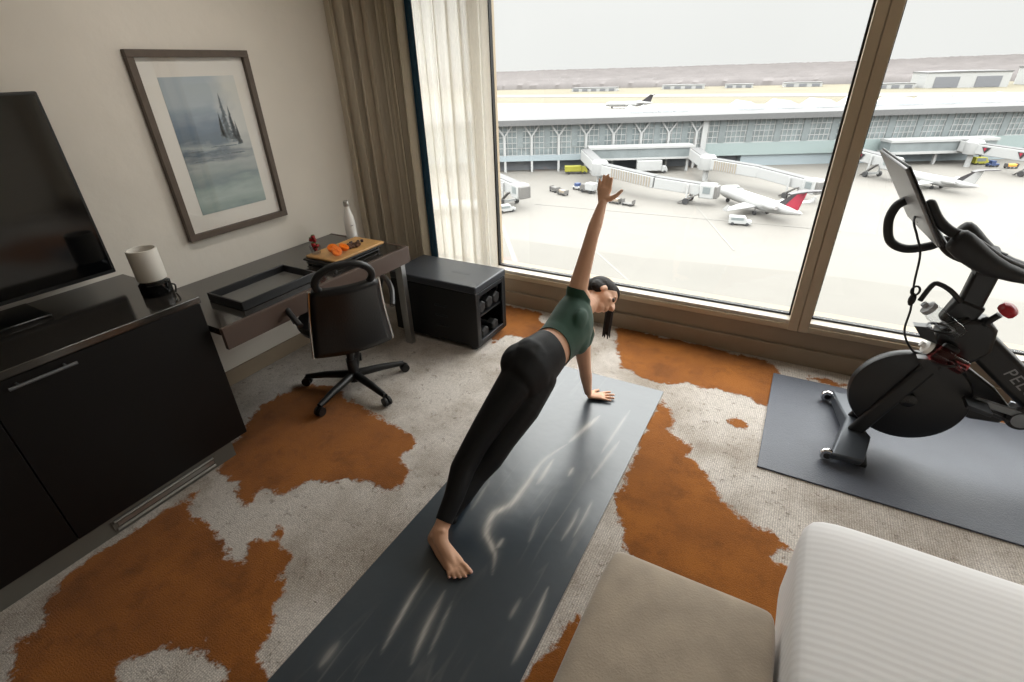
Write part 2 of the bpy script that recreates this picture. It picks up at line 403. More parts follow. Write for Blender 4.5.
# ------------------------------------------------------------------ the room
XL, XR, YB, ZC = -2.85, 4.1, -2.6, 2.65
PATCHES = [
 [(-2.158,.737),(-2.196,.226),(-2.148,.131),(-2.004,.062),(-2.034,-.002),(-1.953,-.051),(-1.86,-.08),(-1.75,-.09),(-1.503,.081),(-1.617,.13),(-1.62,.147),(-1.568,.219),(-1.552,.257),(-1.447,.254),(-1.459,.307),(-1.39,.285),(-1.292,.282),(-1.212,.239),(-1.112,.293),(-1.145,.34),(-1.234,.38),(-1.262,.437),(-1.324,.531),(-1.422,.623),(-1.465,.691),(-1.586,.709),(-1.693,.669),(-1.658,.621),(-1.601,.567),(-1.688,.578),(-1.769,.606),(-1.862,.626),(-2.018,.623),(-2.08,.629)],
 [(-2.186,.841),(-2.322,1.019),(-2.482,1.315),(-2.451,1.565),(-2.252,1.666),(-2.023,1.582),(-1.829,1.552),(-1.629,1.534),(-1.506,1.504),(-1.436,1.468),(-1.46,1.353),(-1.32,1.284),(-1.32,1.168),(-1.374,1.133),(-1.504,1.151),(-1.581,1.111),(-1.617,1.056),(-1.75,1.023),(-1.765,.914),(-1.887,.871),(-1.885,.838),(-1.852,.768),(-1.924,.783),(-2.038,.836)],
 [(-1.965,3.051),(-1.861,3.165),(-1.552,3.148),(-1.398,2.903),(-1.396,2.734),(-1.606,2.715),(-1.634,2.536)],
 [(-.933,3.131),(-.929,3.186),(-.311,3.175),(-.117,3.152),(.041,3.145),(.136,3.111),(.165,2.717),(.131,2.605),(.091,2.615),(.012,2.672),(-.07,2.676),(-.18,2.654),(-.315,2.656),(-.443,2.609),(-.496,2.565),(-.602,2.611),(-.736,2.648),(-.839,2.853)],
 [(-.43,2.361),(-.412,2.424),(-.323,2.312),(-.285,2.215),(-.316,2.19),(-.245,2.109),(-.161,2.084),(-.19,2.012),(-.101,1.964),(-.077,1.91),(-.027,1.845),(.014,1.8),(.101,1.727),(.229,1.713),(.283,1.65),(.211,1.575),(.312,1.56),(.332,1.482),(.315,1.347),(.292,1.22),(.048,1.089),(-.176,1.167),(-.297,1.369),(-.397,1.514),(-.406,1.579),(-.428,2.023)],
 [(-.345,1.013),(-.382,.973),(-.389,.872),(-.417,.767),(-.418,.7),(-.297,.734),(-.259,.887)],
 [(-1.672,.787),(-1.602,.752),(-1.554,.704),(-1.612,.729)],
 [(-.064,2.415),(-.001,2.437),(.062,2.412),(.022,2.336),(-.042,2.368)],
 [(1.3,3.1),(2.6,3.12),(2.9,2.2),(2.3,1.6),(1.6,1.9),(1.5,2.6)],
 [(-1.6,-.6),(-.9,-.5),(-.6,-1.2),(-1.2,-1.9),(-2.0,-1.5)],
 [(.3,3.02),(.9,3.0),(1.3,3.03),(1.3,3.08),(.8,3.06),(.3,3.08)],
]
def signed(px, py, poly):
    P = np.array(poly); Q = np.roll(P, -1, 0); inside = np.zeros(px.shape, bool); best = np.full(px.shape, 9.0)
    for (x0, y0), (x1, y1) in zip(P, Q):
        dx, dy = x1 - x0, y1 - y0
        t = np.clip(((px - x0) * dx + (py - y0) * dy) / (dx * dx + dy * dy), 0, 1)
        best = np.minimum(best, np.hypot(px - x0 - t * dx, py - y0 - t * dy))
        c = ((y0 > py) != (y1 > py)); 
        with np.errstate(divide='ignore', invalid='ignore'):
            xi = (x1 - x0) * (py - y0) / (y1 - y0 + 1e-12) + x0
        inside ^= c & (px < xi)
    return np.where(inside, best, -best)

def make_floor():
    st = .03; xs = np.arange(XL - .05, XR + .08, st); ys = np.arange(YB - .05, 3.36, st)
    X, Y = np.meshgrid(xs, ys, indexing='ij')
    S = np.full(X.shape, -9.0)
    for p in PATCHES: S = np.maximum(S, signed(X, Y, p))
    nx, ny = X.shape
    verts = np.stack([X.ravel(), Y.ravel(), np.zeros(X.size)], 1)
    I = np.arange(nx * ny).reshape(nx, ny)
    faces = np.stack([I[:-1, :-1].ravel(), I[1:, :-1].ravel(), I[1:, 1:].ravel(), I[:-1, 1:].ravel()], 1)
    me = bpy.data.meshes.new('floor'); me.from_pydata(verts.tolist(), [], faces.tolist())
    a = me.attributes.new('patch', 'FLOAT', 'POINT'); a.data.foreach_set('value', S.ravel().astype(np.float32))
    o = bpy.data.objects.new('floor', me); C.objects.link(o); me.materials.append(carpet_mat()); struct(o)
make_floor()

struct(MB().span((XL - .15, YB - .1, -.05), (XL, 3.55, ZC)).build('wall_left', M['wall']))
struct(MB().span((XR, YB - .1, -.05), (XR + .15, 3.55, ZC)).build('wall_right', M['wall_plain']))
struct(MB().span((XL - .15, YB - .25, -.05), (XR + .15, YB, ZC)).build('wall_back', M['wall_plain']))
struct(MB().span((XL - .15, YB - .25, ZC), (XR + .15, 3.55, ZC + .12)).build('ceiling', M['ceiling']))
YW = 3.20
# the low wall below the glass and the head above it
struct(MB().span((XL, YW, -.05), (XR, 3.55, .225)).build('wall_window', M['skirt']))
struct(MB().span((XL, YW, 2.46), (XR, 3.55, ZC)).build('wall_above_window', M['wall_plain']))
struct(MB().span((XL, YW - .022, 0), (XR, YW, .115)).build('baseboard_window', M['skirt'], bevel=.004))
struct(MB().span((XL, YB, 0), (XL + .015, 3.2, .10)).build('baseboard_left', M['skirt'], bevel=.003))
struct(MB().span((XL, YW - .012, .225), (XR, YW + .06, .262)).build('trim_1', M['frame_taupe'], bevel=.003))
# window frames: a bay between each pair of mullions
MULL = [(XL, XL + .06), (-2.110, -2.003), (.135, .245), (2.35, 2.46), (XR - .06, XR)]
for k, (a, b) in enumerate(MULL):
    mb = MB().span((a, YW - .02, .225), (a + (b - a) * .47, YW + .16, 2.46)).span((a + (b - a) * .51, YW - .02, .225), (b, YW + .16, 2.46)).span((a + .01, YW - .005, .225), (b - .01, YW + .15, 2.46))
    struct(mb.build('trim_%d' % (k + 2), M['frame_taupe'], bevel=.003))
for k in range(4):
    a, b = MULL[k][1], MULL[k + 1][0]
    w = MB().span((a, YW, .262), (b, YW + .14, .285)).span((a, YW, 2.42), (b, YW + .14, 2.46)).build('window_%d' % (k + 1), M['sill'], bevel=.003)
    struct(w)
    g = MB(); t = .011
    for x0, x1, z0, z1 in ((a, b, .285, .285 + t), (a, b, 2.42 - t, 2.42), (a, a + t, .285, 2.42), (b - t, b, .285, 2.42)):
        g.span((x0, YW + .075, z0), (x1, YW + .11, z1))
    g.build('gasket', M['gasket'], w)
    MB().span((a + t, YW + .088, .285 + t), (b - t, YW + .094, 2.42 - t)).build('pane', M['glass'], w)

# ------------------------------------------------------------------ curtains
def drape(name, path, folds, amp, z0, z1, m, parent, n=260, flare=.25, seed=1, solid=.004):
    rnd = random.Random(seed); ph = [rnd.uniform(-.6, .6) for _ in range(folds * 2 + 4)]
    P = spline(path, 12); d = [0]
    for a, b in zip(P, P[1:]): d.append(d[-1] + (b - a).length)
    T = d[-1]
    def at(u):
        s = u * T
        for i in range(len(d) - 1):
            if d[i + 1] >= s: break
        t = (s - d[i]) / max(d[i + 1] - d[i], 1e-6); p = P[i].lerp(P[i + 1], t); q = (P[i + 1] - P[i]).normalized()
        return p, Vector((-q.y, q.x, 0))
    rows = []
    for j in range(15):
        v = j / 14; row = []
        for i in range(n + 1):
            u = i / n; p, nn = at(u); f = u * folds; k = int(f)
            w = math.sin((f + .18 * ph[k % len(ph)] * math.sin(f * PI)) * 2 * PI)
            w = math.copysign(abs(w) ** .8, w)
            A = amp * (1 + .35 * ph[k % len(ph)]) * (1 - flare * v + .12 * math.sin(3 * v + k))
            sh = .010 * math.sin(2.4 * v + k * 1.7)
            tang = Vector((nn.y, -nn.x, 0))
            q = p + nn * (w * A + sh) + tang * (.012 * math.sin(f * 4 * PI) * amp / .05)
            row.append(Vector((q.x, q.y, lerp(z0, z1, v))))
        rows.append(row)
    return MB().sheet(rows).build(name, m, parent, solid=solid, normals=False)
ct = thing('drape', 'gathered taupe floor-length drape with a dark teal edge in the corner beside the window', 'curtain', (-2.6, 2.8, .01))
drape('panel', [(-2.849, 2.640, 0), (-2.76, 2.78, 0), (-2.60, 2.86, 0), (-2.47, 2.89, 0), (-2.385, 2.90, 0)], 7, .058, .012, 2.64, M['curtain'], ct, seed=4)
drape('edge_band', [(-2.390, 2.895, 0), (-2.36, 2.90, 0), (-2.325, 2.905, 0)], 1, .006, .012, 2.64, M['blue_edge'], ct, n=16, seed=2)
sh = thing('sheer_curtain', 'translucent white sheer hanging between the taupe drape and the big window', 'curtain', (-2.1, 3.04, .01))
drape('panel', [(-2.50, 3.03, 0), (-2.2, 3.055, 0), (-1.862, 3.04, 0)], 7, .045, .012, 2.64, M['sheer'], sh, n=240, flare=.3, seed=9, solid=0)

# ------------------------------------------------------------------ framed print on the left wall
def print_material():
    m = mat('watercolour_print', (1, 1, 1, 1), .7); n, p = nodes_of(m); N = n.nodes.new; L = n.links.new
    t = N('ShaderNodeTexCoord'); s = N('ShaderNodeSeparateXYZ'); L(t.outputs['Generated'], s.inputs[0])
    mp = N('ShaderNodeMapping'); mp.inputs['Scale'].default_value = (1, 1.2, 6); L(t.outputs['Object'], mp.inputs[0])
    q = N('ShaderNodeTexNoise'); q.inputs['Scale'].default_value = 3.0; q.inputs['Detail'].default_value = 7; L(mp.outputs[0], q.inputs['Vector'])
    q2 = N('ShaderNodeTexNoise'); q2.inputs['Scale'].default_value = 9; q2.inputs['Detail'].default_value = 6; L(t.outputs['Object'], q2.inputs['Vector'])
    a = N('ShaderNodeMath'); a.operation = 'MULTIPLY_ADD'; a.inputs[1].default_value = .24; L(q.outputs['Fac'], a.inputs[0]); L(s.outputs['Z'], a.inputs[2])
    b = N('ShaderNodeMath'); b.operation = 'MULTIPLY_ADD'; b.inputs[1].default_value = .12; L(q2.outputs['Fac'], b.inputs[0]); L(a.outputs[0], b.inputs[2])
    r = N('ShaderNodeValToRGB'); e = r.color_ramp.elements
    e[0].position = .14; e[0].color = lin(128, 148, 146); e[1].position = 1.12; e[1].color = lin(176, 188, 196)
    for pos, c in ((.30, lin(176, 192, 188)), (.42, lin(132, 150, 152)), (.55, lin(176, 184, 184)), (.62, lin(96, 112, 126)), (.67, lin(168, 178, 182)), (.73, lin(110, 126, 140)), (.82, lin(120, 138, 156)), (.95, lin(160, 174, 186))):
        x = e.new(min(pos, 1)); x.color = c
    L(b.outputs[0], r.inputs[0])
    # pale washed side (towards the window) and a dark spit of trees
    w = N('ShaderNodeMath'); w.operation = 'MULTIPLY_ADD'; w.inputs[1].default_value = .5; L(q2.outputs['Fac'], w.inputs[0]); L(s.outputs['Y'], w.inputs[2])
    wr = N('ShaderNodeMapRange'); wr.inputs['From Min'].default_value = .86; wr.inputs['From Max'].default_value = 1.12; L(w.outputs[0], wr.inputs['Value'])
    zz = N('ShaderNodeMapRange'); zz.inputs['From Min'].default_value = .35; zz.inputs['From Max'].default_value = .6; L(s.outputs['Z'], zz.inputs['Value'])
    ww = N('ShaderNodeMath'); ww.operation = 'MULTIPLY'; L(wr.outputs[0], ww.inputs[0]); L(zz.outputs[0], ww.inputs[1])
    c = N('ShaderNodeMix'); c.data_type = 'RGBA'; c.inputs[7].default_value = lin(214, 216, 212); L(ww.outputs[0], c.inputs['Factor']); L(r.outputs[0], c.inputs[6])
    L(c.outputs[2], p.inputs['Base Color']); return m
def picture():
    y0, y1, z0, z1 = 1.413, 2.043, .914, 1.824; x = XL
    r = thing('framed_print', 'tall watercolour print in a white mat and dark wood frame on the left wall', 'picture', (x, (y0 + y1) / 2, z0))
    f = MB(); w = .033
    for a in ((y0, y1, z0, z0 + w), (y0, y1, z1 - w, z1), (y0, y0 + w, z0 + w, z1 - w), (y1 - w, y1, z0 + w, z1 - w)):
        f.span((x + .004, a[0], a[2]), (x + .036, a[1], a[3]))
    f.build('frame', M['frame_wood'], r, bevel=.002)
    MB().span((x + .003, y0 + .02, z0 + .02), (x + .012, y1 - .02, z1 - .02)).build('mat_board', M['white_matte'], r)
    MB().span((x + .0121, y0 + .118, z0 + .118), (x + .0135, y1 - .108, z1 - .118)).build('print', print_material(), r)
    t = MB()
    rnd = random.Random(3)
    for yc, zb, hh, ww in ((1.815, 1.40, .20, .030), (1.850, 1.385, .15, .026), (1.785, 1.41, .10, .020), (1.87, 1.37, .09, .018)):      # misty firs on the spit
        for k in range(11):
            v = k / 10; z = zb + hh * (1 - v); w_ = ww * (.18 + .82 * v); o1, o2 = rnd.uniform(-.3, .3), rnd.uniform(-.004, .004)
            t.prism([(-w_ * (1 + o1), -.006 + o2), (w_ * (1 - o1), -.010 - o2), (.0, .026)], lambda a, b: V(x + .0136, yc + a, z + b), lambda a, b: V(x + .0142, yc + a, z + b))
    for k in range(9):                                           # brushed waterline
        z = 1.33 + rnd.uniform(-.05, .08); ya = rnd.uniform(y0 + .15, y0 + .36); yb_ = ya + rnd.uniform(.05, .13)
        t.prism([(ya, z), (yb_, z - .003), (yb_ - .01, z + .003), (ya + .02, z + .005)], lambda a, b: V(x + .0136, a, b), lambda a, b: V(x + .0141, a, b))
    t.build('tree_strokes', mat('ink_blue_grey', lin(118, 130, 138), .8, var=.3, vscale=60), r, smooth=False)
    MB().span((x + .0165, y0 + .03, z0 + .03), (x + .0185, y1 - .03, z1 - .03)).build('glass', M['pic_glass'], r)
picture()

# ------------------------------------------------------------------ television, console cabinet, lamp
def console():
    xf, y0, y1, zt = -2.21, -1.2, 1.06, .854
    r = thing('console_cabinet', 'long espresso-black cabinet under the television, grey toe kick with vent', 'cabinet', (xf, y0, 0))
    MB().span((XL + .016, y0, .092), (xf - .021, y1 - .004, zt - .03)).build('body', M['dark_wood'], r, bevel=.002)
    MB().span((XL + .002, y0, zt - .03), (xf + .004, y1, zt)).build('top', M['dark_top'], r, bevel=.003)
    ys = [y0 + .003, -.46, .30, y1 - .004]
    for k in range(3):
        d = MB().span((xf - .02, ys[k] + .002, .095), (xf, ys[k + 1] - .002, zt - .034)).build('door', M['dark_wood'], r, bevel=.002)
        yc = (ys[k] + ys[k + 1]) / 2 - (.22 if k == 2 else 0)
        h = MB().tube([(xf + .032, yc - .10, .795), (xf + .032, yc + .10, .795)], .006, 10)
        for s in (-.07, .07): h.tube([(xf - .001, yc + s, .795), (xf + .032, yc + s, .795)], .004, 8)
        h.build('handle', M['steel_grey'], d)
    MB().span((XL + .016, y0, 0.001), (xf - .012, y1 - .09, .093)).build('toe_kick', M['kick'], r)
    v = MB().span((xf - .013, .41, .018), (xf - .008, .875, .072))
    v.build('vent', M['kick'], r)
    v = MB()
    for z in (.024, .066): v.tube([(xf - .006, .42, z), (xf - .006, .862, z)], .0055, 8)
    v.span((xf - .0085, .43, .036), (xf - .0065, .86, .054))
    v.build('vent_rail', M['alu'], r)
console()
def tv():
    x = -2.70; y0, y1, z0, z1 = -.35, .985, .915, 1.672
    r = thing('television', 'large black flat television standing on the console cabinet', 'television', (x, .32, .854))
    MB().span((x - .028, y0, z0), (x, y1, z1)).build('case', M['black'], r, bevel=.006)
    MB().span((x + .0002, y0 + .012, z0 + .018), (x + .0015, y1 - .012, z1 - .012)).build('screen', M['black_gloss'], r)
    MB().span((x - .045, .22, .87), (x - .02, .42, 1.1)).build('stand_neck', M['black'], r, bevel=.004)
    MB().span((x - .11, -.02, .8545), (x + .13, .66, .868)).build('stand_base', M['black_gloss'], r, bevel=.004)
tv()
def lamp():
    c = (-2.42, 1.0, .854)
    r = thing('table_lamp', 'small lamp with a white cylinder shade and black base on the console cabinet end', 'lamp', c)
    MB().lathe([(.060, 0.0005), (.062, .006), (.062, .052), (.052, .060), (.05, .072)], c, 32).build('base', M['black_gloss'], r)
    MB().lathe([(.056, .07), (.058, .074), (.058, .206), (.052, .206), (.052, .10), (.05, .072)], c, 36).build('shade', M['white_matte'], r)
    b = MB().tube(spline([(c[0] + .062, c[1] + .03, .90), (c[0] + .075, c[1] + .045, .89), (c[0] + .07, c[1] + .04, .857)], 6), .004, 8); b.build('switch_loop', M['black'], r)
lamp()

# ------------------------------------------------------------------ desk and what stands on it
def desk():
    xf, y0, y1, zt = -2.13, 1.066, 2.37, .70
    r = thing('desk', 'dark polished writing desk with a brown front rail and silver end leg', 'desk', (xf, y0, 0))
    MB().span((XL + .016, y0, zt - .035), (xf - .022, y1 - .02, zt)).build('top', M['dark_top'], r, bevel=.002)
    MB().span((xf - .022, y0, zt - .105), (xf, y1, zt + .002)).build('front_rail', M['fascia'], r, bevel=.002)
    MB().span((XL + .016, y1 - .02, zt - .105), (xf - .022, y1, zt + .002)).build('end_rail', M['fascia'], r, bevel=.002)
    for x, y in ((xf - .05, y1 - .055), (XL + .09, y1 - .055)):
        MB().span((x - .028, y - .02, 0.001), (x + .028, y + .02, zt - .104)).build('leg', M['alu'], r, bevel=.002)
desk()
def tray(name, label, c, d, zb):
    r = thing(name, label, 'tray', (c[0], c[1], zb))
    x0, x1, y0, y1 = c[0] - d[0] / 2, c[0] + d[0] / 2, c[1] - d[1] / 2, c[1] + d[1] / 2
    MB().span((x0 + .008, y0 + .008, zb + .0005), (x1 - .008, y1 - .008, zb + .006)).build('lining', mat('grey_lining', lin(110, 108, 104), .45), r)
    b = MB()
    for a in ((x0, x0 + .012, y0, y1), (x1 - .012, x1, y0, y1), (x0 + .012, x1 - .012, y0, y0 + .012), (x0 + .012, x1 - .012, y1 - .012, y1)):
        b.span((a[0], a[2], zb + .0005), (a[1], a[3], zb + d[2]))
    b.build('rim', M['leather'], r, bevel=.003)
tray('desk_tray', 'shallow black leather tray with a grey lining lying on the desk', (-2.36, 1.47), (.28, .46, .045), .70)

# black footed stand, wooden board with the food, bottle
bz = .70
st_ = thing('serving_stand', 'black two-tier serving stand under the wooden food board', 'stand', (-2.36, 2.025, bz))
MB().span((-2.48, 1.825, bz + .028), (-2.23, 2.235, bz + .040)).build('upper_shelf', M['black'], st_, bevel=.003)
MB().span((-2.47, 1.835, bz + .008), (-2.24, 2.225, bz + .016)).build('lower_shelf', M['black'], st_, bevel=.003)
for x in (-2.46, -2.25):
    for y in (1.85, 2.21): MB().lathe([(.010, .0005), (.010, .03)], (x, y, bz), 12).build('foot', M['black'], st_)
bd = MB().span((-2.475, 1.845, bz + .0405), (-2.225, 2.255, bz + .056)).build('serving_board', M['board_wood'], bevel=.006)
tag(bd, 'oblong light wooden serving board holding oranges, berries and bites on the desk', 'board')
fz = bz + .0565; SX, SY = .06, -.035
def orange_slice(x, y, rx, rz, label):
    x += SX; y += SY
    r = thing('orange_half', label, 'orange', (x, y, fz + .001), 0, 'cut oranges on the board')
    R = Euler((0, 0, rz)).to_matrix() @ Euler((rx, 0, 0)).to_matrix()
    lift = V(0, 0, .030 * abs(math.sin(rx)) + .002)
    MB().lathe([(.001, 0), (.018, .002), (.028, .012), (.031, .026), (.029, .0262)], V(x, y, fz) + lift, 24, R).build('peel', M['peel'], r)
    f = MB()
    for k in range(9):
        a0, a1 = k / 9 * 2 * PI + .06, (k + 1) / 9 * 2 * PI - .06
        pts = [(.004 * math.cos((a0 + a1) / 2), .004 * math.sin((a0 + a1) / 2))] + [(.026 * math.cos(lerp(a0, a1, q / 4)), .026 * math.sin(lerp(a0, a1, q / 4))) for q in range(5)]
        f.prism(pts, lambda a, b: V(x, y, fz) + lift + R @ V(a, b, .0255), lambda a, b: V(x, y, fz) + lift + R @ V(a, b, .0295))
    f.build('flesh', M['orange'], r)
orange_slice(-2.335, 1.935, .95, 1.35, 'orange half facing the room at the near end of the board')
orange_slice(-2.40, 1.975, .55, 1.0, 'orange half lying just behind the front one on the board')
orange_slice(-2.36, 2.015, .45, 1.9, 'orange half lying against the granola bites on the board')
cp = thing('berry_glass', 'small glass cup piled with red strawberries at the left of the board', 'cup', (-2.43, 1.89, fz))
MB().lathe([(.022, .0005), (.026, .004), (.034, .055), (.032, .055), (.024, .008)], (-2.43, 1.89, fz), 24).build('cup', M['clear'], cp)
rb = random.Random(5)
for k, (dx, dy, dz) in enumerate([(0, 0, .03), (.012, .008, .05), (-.012, .006, .055), (.004, -.012, .06), (0, .006, .082), (-.01, -.008, .088), (.008, -.004, .105)]):
    s_ = thing('strawberry', 'red strawberry heaped in the glass cup on the food board', 'strawberry', (-2.43 + dx, 1.89 + dy, fz + dz), 0, 'strawberries in the glass cup')
    MB().lathe([(.002, -.016), (.008, -.010), (.013, .002), (.012, .008), (.004, .011)], (0, 0, 0), 14, Euler((rb.uniform(-.7, .7), rb.uniform(-.7, .7), 0)).to_matrix()).build('fruit', M['berry'], s_, local=True)
    MB().lathe([(.009, .009), (.011, .0125), (.002, .014)], (0, 0, 0), 6).build('calyx', M['leafg'], s_, local=True)
def bite(x, y, r, m, name, label, group):
    x += SX; y += SY
    mb = MB().ell((x, y, fz + r * .78), (r, r * .95, r * .8), sub=2)
    for v in mb.bm.verts: v.co += mnoise.noise_vector(v.co * 90) * r * .22
    o = mb.build(name, m); tag(o, label, 'snack', group)
for k in range(6): bite(-2.435 + rb.uniform(-.03, .03), 2.02 + k * .012 + rb.uniform(-.005, .005), .013, M['cream'], 'oat_bite', 'pale oat bite in the heap at the middle of the board', 'pale oat bites on the board')
for k in range(8): bite(-2.36 + (k % 2) * -.035 + rb.uniform(-.008, .008), 2.075 + k * .012, .014, M['granola'], 'granola_bite', 'dark granola bite in the row along the board', 'granola bites on the board')
for k in range(6): bite(-2.43 + rb.uniform(-.02, .03), 2.12 + k * .019, .011, M['berry_dark'], 'blackberry', 'dark berry scattered towards the window end of the board', 'dark berries on the board')
bt = thing('water_bottle', 'white curvy metal water bottle with a steel cap standing on the desk', 'bottle', (-2.555, 2.30, bz))
MB().lathe([(.030, .0006), (.034, .006), (.0355, .05), (.0355, .13), (.032, .165), (.022, .20), (.0165, .225), (.0155, .24), (.012, .2405)], (-2.555, 2.30, bz), 32).build('body', M['white_gloss'], bt)
MB().lathe([(.0175, .236), (.0185, .238), (.0185, .266), (.016, .27)], (-2.555, 2.30, bz), 24).build('cap', M['alu'], bt)
MB().span((-2.523, 2.276, bz + .112), (-2.5185, 2.294, bz + .117)).build('logo_mark', mat('grey_print', lin(150, 150, 150), .5), bt)

# ------------------------------------------------------------------ office chair
def chair():
    cx, cy = -2.12, 1.72
    r = thing('office_chair', 'black leather office chair with a loop-topped back pushed to the desk', 'chair', (cx, cy, 0), math.radians(-32))
    # local frame: +x towards the backrest
    sp = MB().lathe([(.20, .44), (.235, .45), (.245, .475), (.235, .50), (.15, .512), (.05, .515)], (0, 0, 0), 32); sp.build('seat', M['leather'], r, local=True)
    MB().lathe([(.03, .06), (.03, .20), (.022, .20), (.022, .44), (.06, .445)], (0, 0, 0), 20).build('gas_column', M['black'], r, local=True)
    b = MB().lathe([(.045, .055), (.045, .105), (.03, .11)], (0, 0, 0), 20)
    b.build('hub', M['black'], r, local=True)
    for k in range(5):
        a = k / 5 * 2 * PI + .35; d = V(math.cos(a), math.sin(a), 0)
        l = MB().tube([d * .03 + V(0, 0, .09), d * .18 + V(0, 0, .08), d * .31 + V(0, 0, .062)], [.026, .022, .016], 10).build('leg', M['black'], r, local=True)
        c = d * .315; w = MB()
        R = Euler((PI / 2, 0, a + PI / 2)).to_matrix()
        for s in (-.013, .013): w.lathe([(.005, -.008), (.027, -.008), (.028, 0), (.027, .008), (.005, .008)], c + V(-math.sin(a) * s * 1.0, math.cos(a) * s, .0285), 16, Euler((PI / 2, 0, a)).to_matrix())
        w.build('caster', M['black'], l, local=True)
    # backrest: a curved leather sling between two steel rails, loop on top
    def back(v, u):                        # v 0..1 up, u -1..1 across
        x = .25 + .10 * v - .045 * (1 - u * u) * -1 - .03 * math.sin(v * PI)
        hw = lerp(.20, .155, v)
        return V(x, u * hw, lerp(.40, .80, v))
    P = [[back(i / 14, -1 + j / 6) for j in range(13)] for i in range(15)]
    MB().sheet(P).build('backrest', M['leather'], r, local=True, solid=.035, normals=False)
    for s in (-1, 1):
        MB().tube([back(i / 10, s) + V(.004, s * .012, 0) for i in range(11)], .008, 10).build('back_rail', M['chrome'], r, local=True)
    lp = [V(.372 + .03 * math.sin(a), .135 * math.cos(a), .835 + .085 * math.sin(a)) for a in [k / 28 * 2 * PI for k in range(28)]]
    MB().tube(lp, .018, 12, closed=True).build('back_loop', M['leather'], r, local=True)
    MB().tube(spline([(.06, 0, .45), (.22, 0, .42), (.285, 0, .46)], 6), .022, 10).build('back_bracket', M['black'], r, local=True)
    for s in (-1, 1):
        MB().tube(spline([(-.10, s * .24, .46), (-.12, s * .275, .58), (-.02, s * .28, .655), (.16, s * .27, .65), (.27, s * .235, .60)], 8), .015, 10).build('armrest', M['leather'], r, local=True)
chair()

# ------------------------------------------------------------------ workout bench with dumbbells in its open end
def bench():
    x0, x1, y0, y1, zt = -2.37, -1.655, 2.405, 2.785, .48
    r = thing('workout_bench', 'black padded storage workout bench with an open end under the drape', 'bench', ((x0 + x1) / 2, (y0 + y1) / 2, 0))
    MB().span((x0, y0 - .004, zt - .05), (x1 + .004, y1 + .004, zt)).build('cushion', mat('slate_cushion', lin(56, 60, 66), .38, bump=.1, bscale=140), r, bevel=.010, bseg=3)
    MB().span((x0, y0, .035), (x1, y0 + .02, zt - .052)).build('side_panel', M['black'], r, bevel=.004)
    MB().span((x0, y1 - .02, .035), (x1, y1, zt - .052)).build('side_panel', M['black'], r, bevel=.004)
    MB().span((x0, y0 + .02, .035), (x1, y1 - .02, .05)).build('bottom_shelf', M['black'], r)
    MB().span((x0, y0 + .02, .05), (x0 + .02, y1 - .02, zt - .052)).build('end_panel', M['black'], r)
    MB().span((x1 - .30, y0 + .02, .235), (x1 - .02, y1 - .02, .247)).build('inner_shelf', M['steel_dark'], r)
    f = MB()
    for a, b in (((y0 + .02, .05), (y0 + .045, zt - .055)), ((y1 - .045, .05), (y1 - .02, zt - .055)), ((y0 + .045, zt - .085), (y1 - .045, zt - .055)), ((y0 + .045, .05), (y1 - .045, .075))):
        f.span((x1 - .02, a[0], a[1]), (x1 - .001, b[0], b[1]))
    f.build('end_frame', M['steel_dark'], r, bevel=.003)
    for k in range(3):
        MB().span((x1 - .34, y0 - .006, .29 - k * .075), (x1 - .24, y0 + .001, .305 - k * .075)).build('slot_handle', M['steel_dark'], r, bevel=.003)
    for x in (x0 + .06, x1 - .06):
        for y in (y0 + .04, y1 - .04): MB().lathe([(.022, .0008), (.024, .036)], (x, y, 0), 14).build('foot', M['rubber'], r)
    g = MB()
    def stroke(pts, w=.006):
        for a, b in zip(pts, pts[1:]): g.beam((a[0], a[1], zt + .0006), (b[0], b[1], zt + .0006), w, .001)
    # the embossed grey mark: a row of small upright strokes
    ox, oy = x1 - .30, y0 + .17
    for k in range(7):
        stroke([(ox + k * .022, oy), (ox + .006 + k * .022, oy + .028)]); stroke([(ox + k * .022, oy), (ox + .012 + k * .022, oy)])
    g.build('logo_mark', mat('grey_emboss', lin(84, 86, 90), .5), r)
bench()
def dumbbell(loc, rx, label, L=.16, R=.045):
    r = thing('dumbbell', label, 'dumbbell', loc, 0, 'dumbbells in the bench')
    r.rotation_euler = rx
    MB().tube([(-L / 2, 0, 0), (-L / 4, 0, 0), (0, 0, 0), (L / 4, 0, 0), (L / 2, 0, 0)], [.014, .015, .0175, .015, .014], 12).build('handle', M['steel_grey'], r, local=True)
    for s in (-1, 1):
        MB().lathe([(R * .8, -.028), (R, -.02), (R, .02), (R * .8, .028)], (s * (L / 2 + .02), 0, 0), 6, Euler((0, PI / 2, 0)).to_matrix()).build('hex_head', M['rubber'], r, local=True)
dumbbell((-1.80, 2.505, .298), (0, 0, 0), 'hex dumbbell on the upper shelf nearest the room, in the bench end')
dumbbell((-1.80, 2.60, .298), (0, 0, 0), 'middle hex dumbbell on the upper shelf of the bench')
dumbbell((-1.80, 2.69, .298), (0, 0, 0), 'hex dumbbell on the upper shelf nearest the window, in the bench end')
dumbbell((-1.80, 2.53, .098), (0, 0, 0), 'hex dumbbell on the bottom shelf nearest the room, in the bench end')
dumbbell((-1.80, 2.66, .098), (0, 0, 0), 'hex dumbbell on the bottom shelf nearest the window, in the bench end')
tb = MB().tube([V(-1.70 + .01 * math.sin(3 * a), 2.60 + .13 * math.cos(a), .345 + .058 * math.sin(a)) for a in [k / 36 * 2 * PI for k in range(36)]], .011, 10, closed=True)
tag(tb.build('resistance_tube', M['steel_dark']), 'looped grey resistance tube hanging in the open end of the bench', 'exercise band')

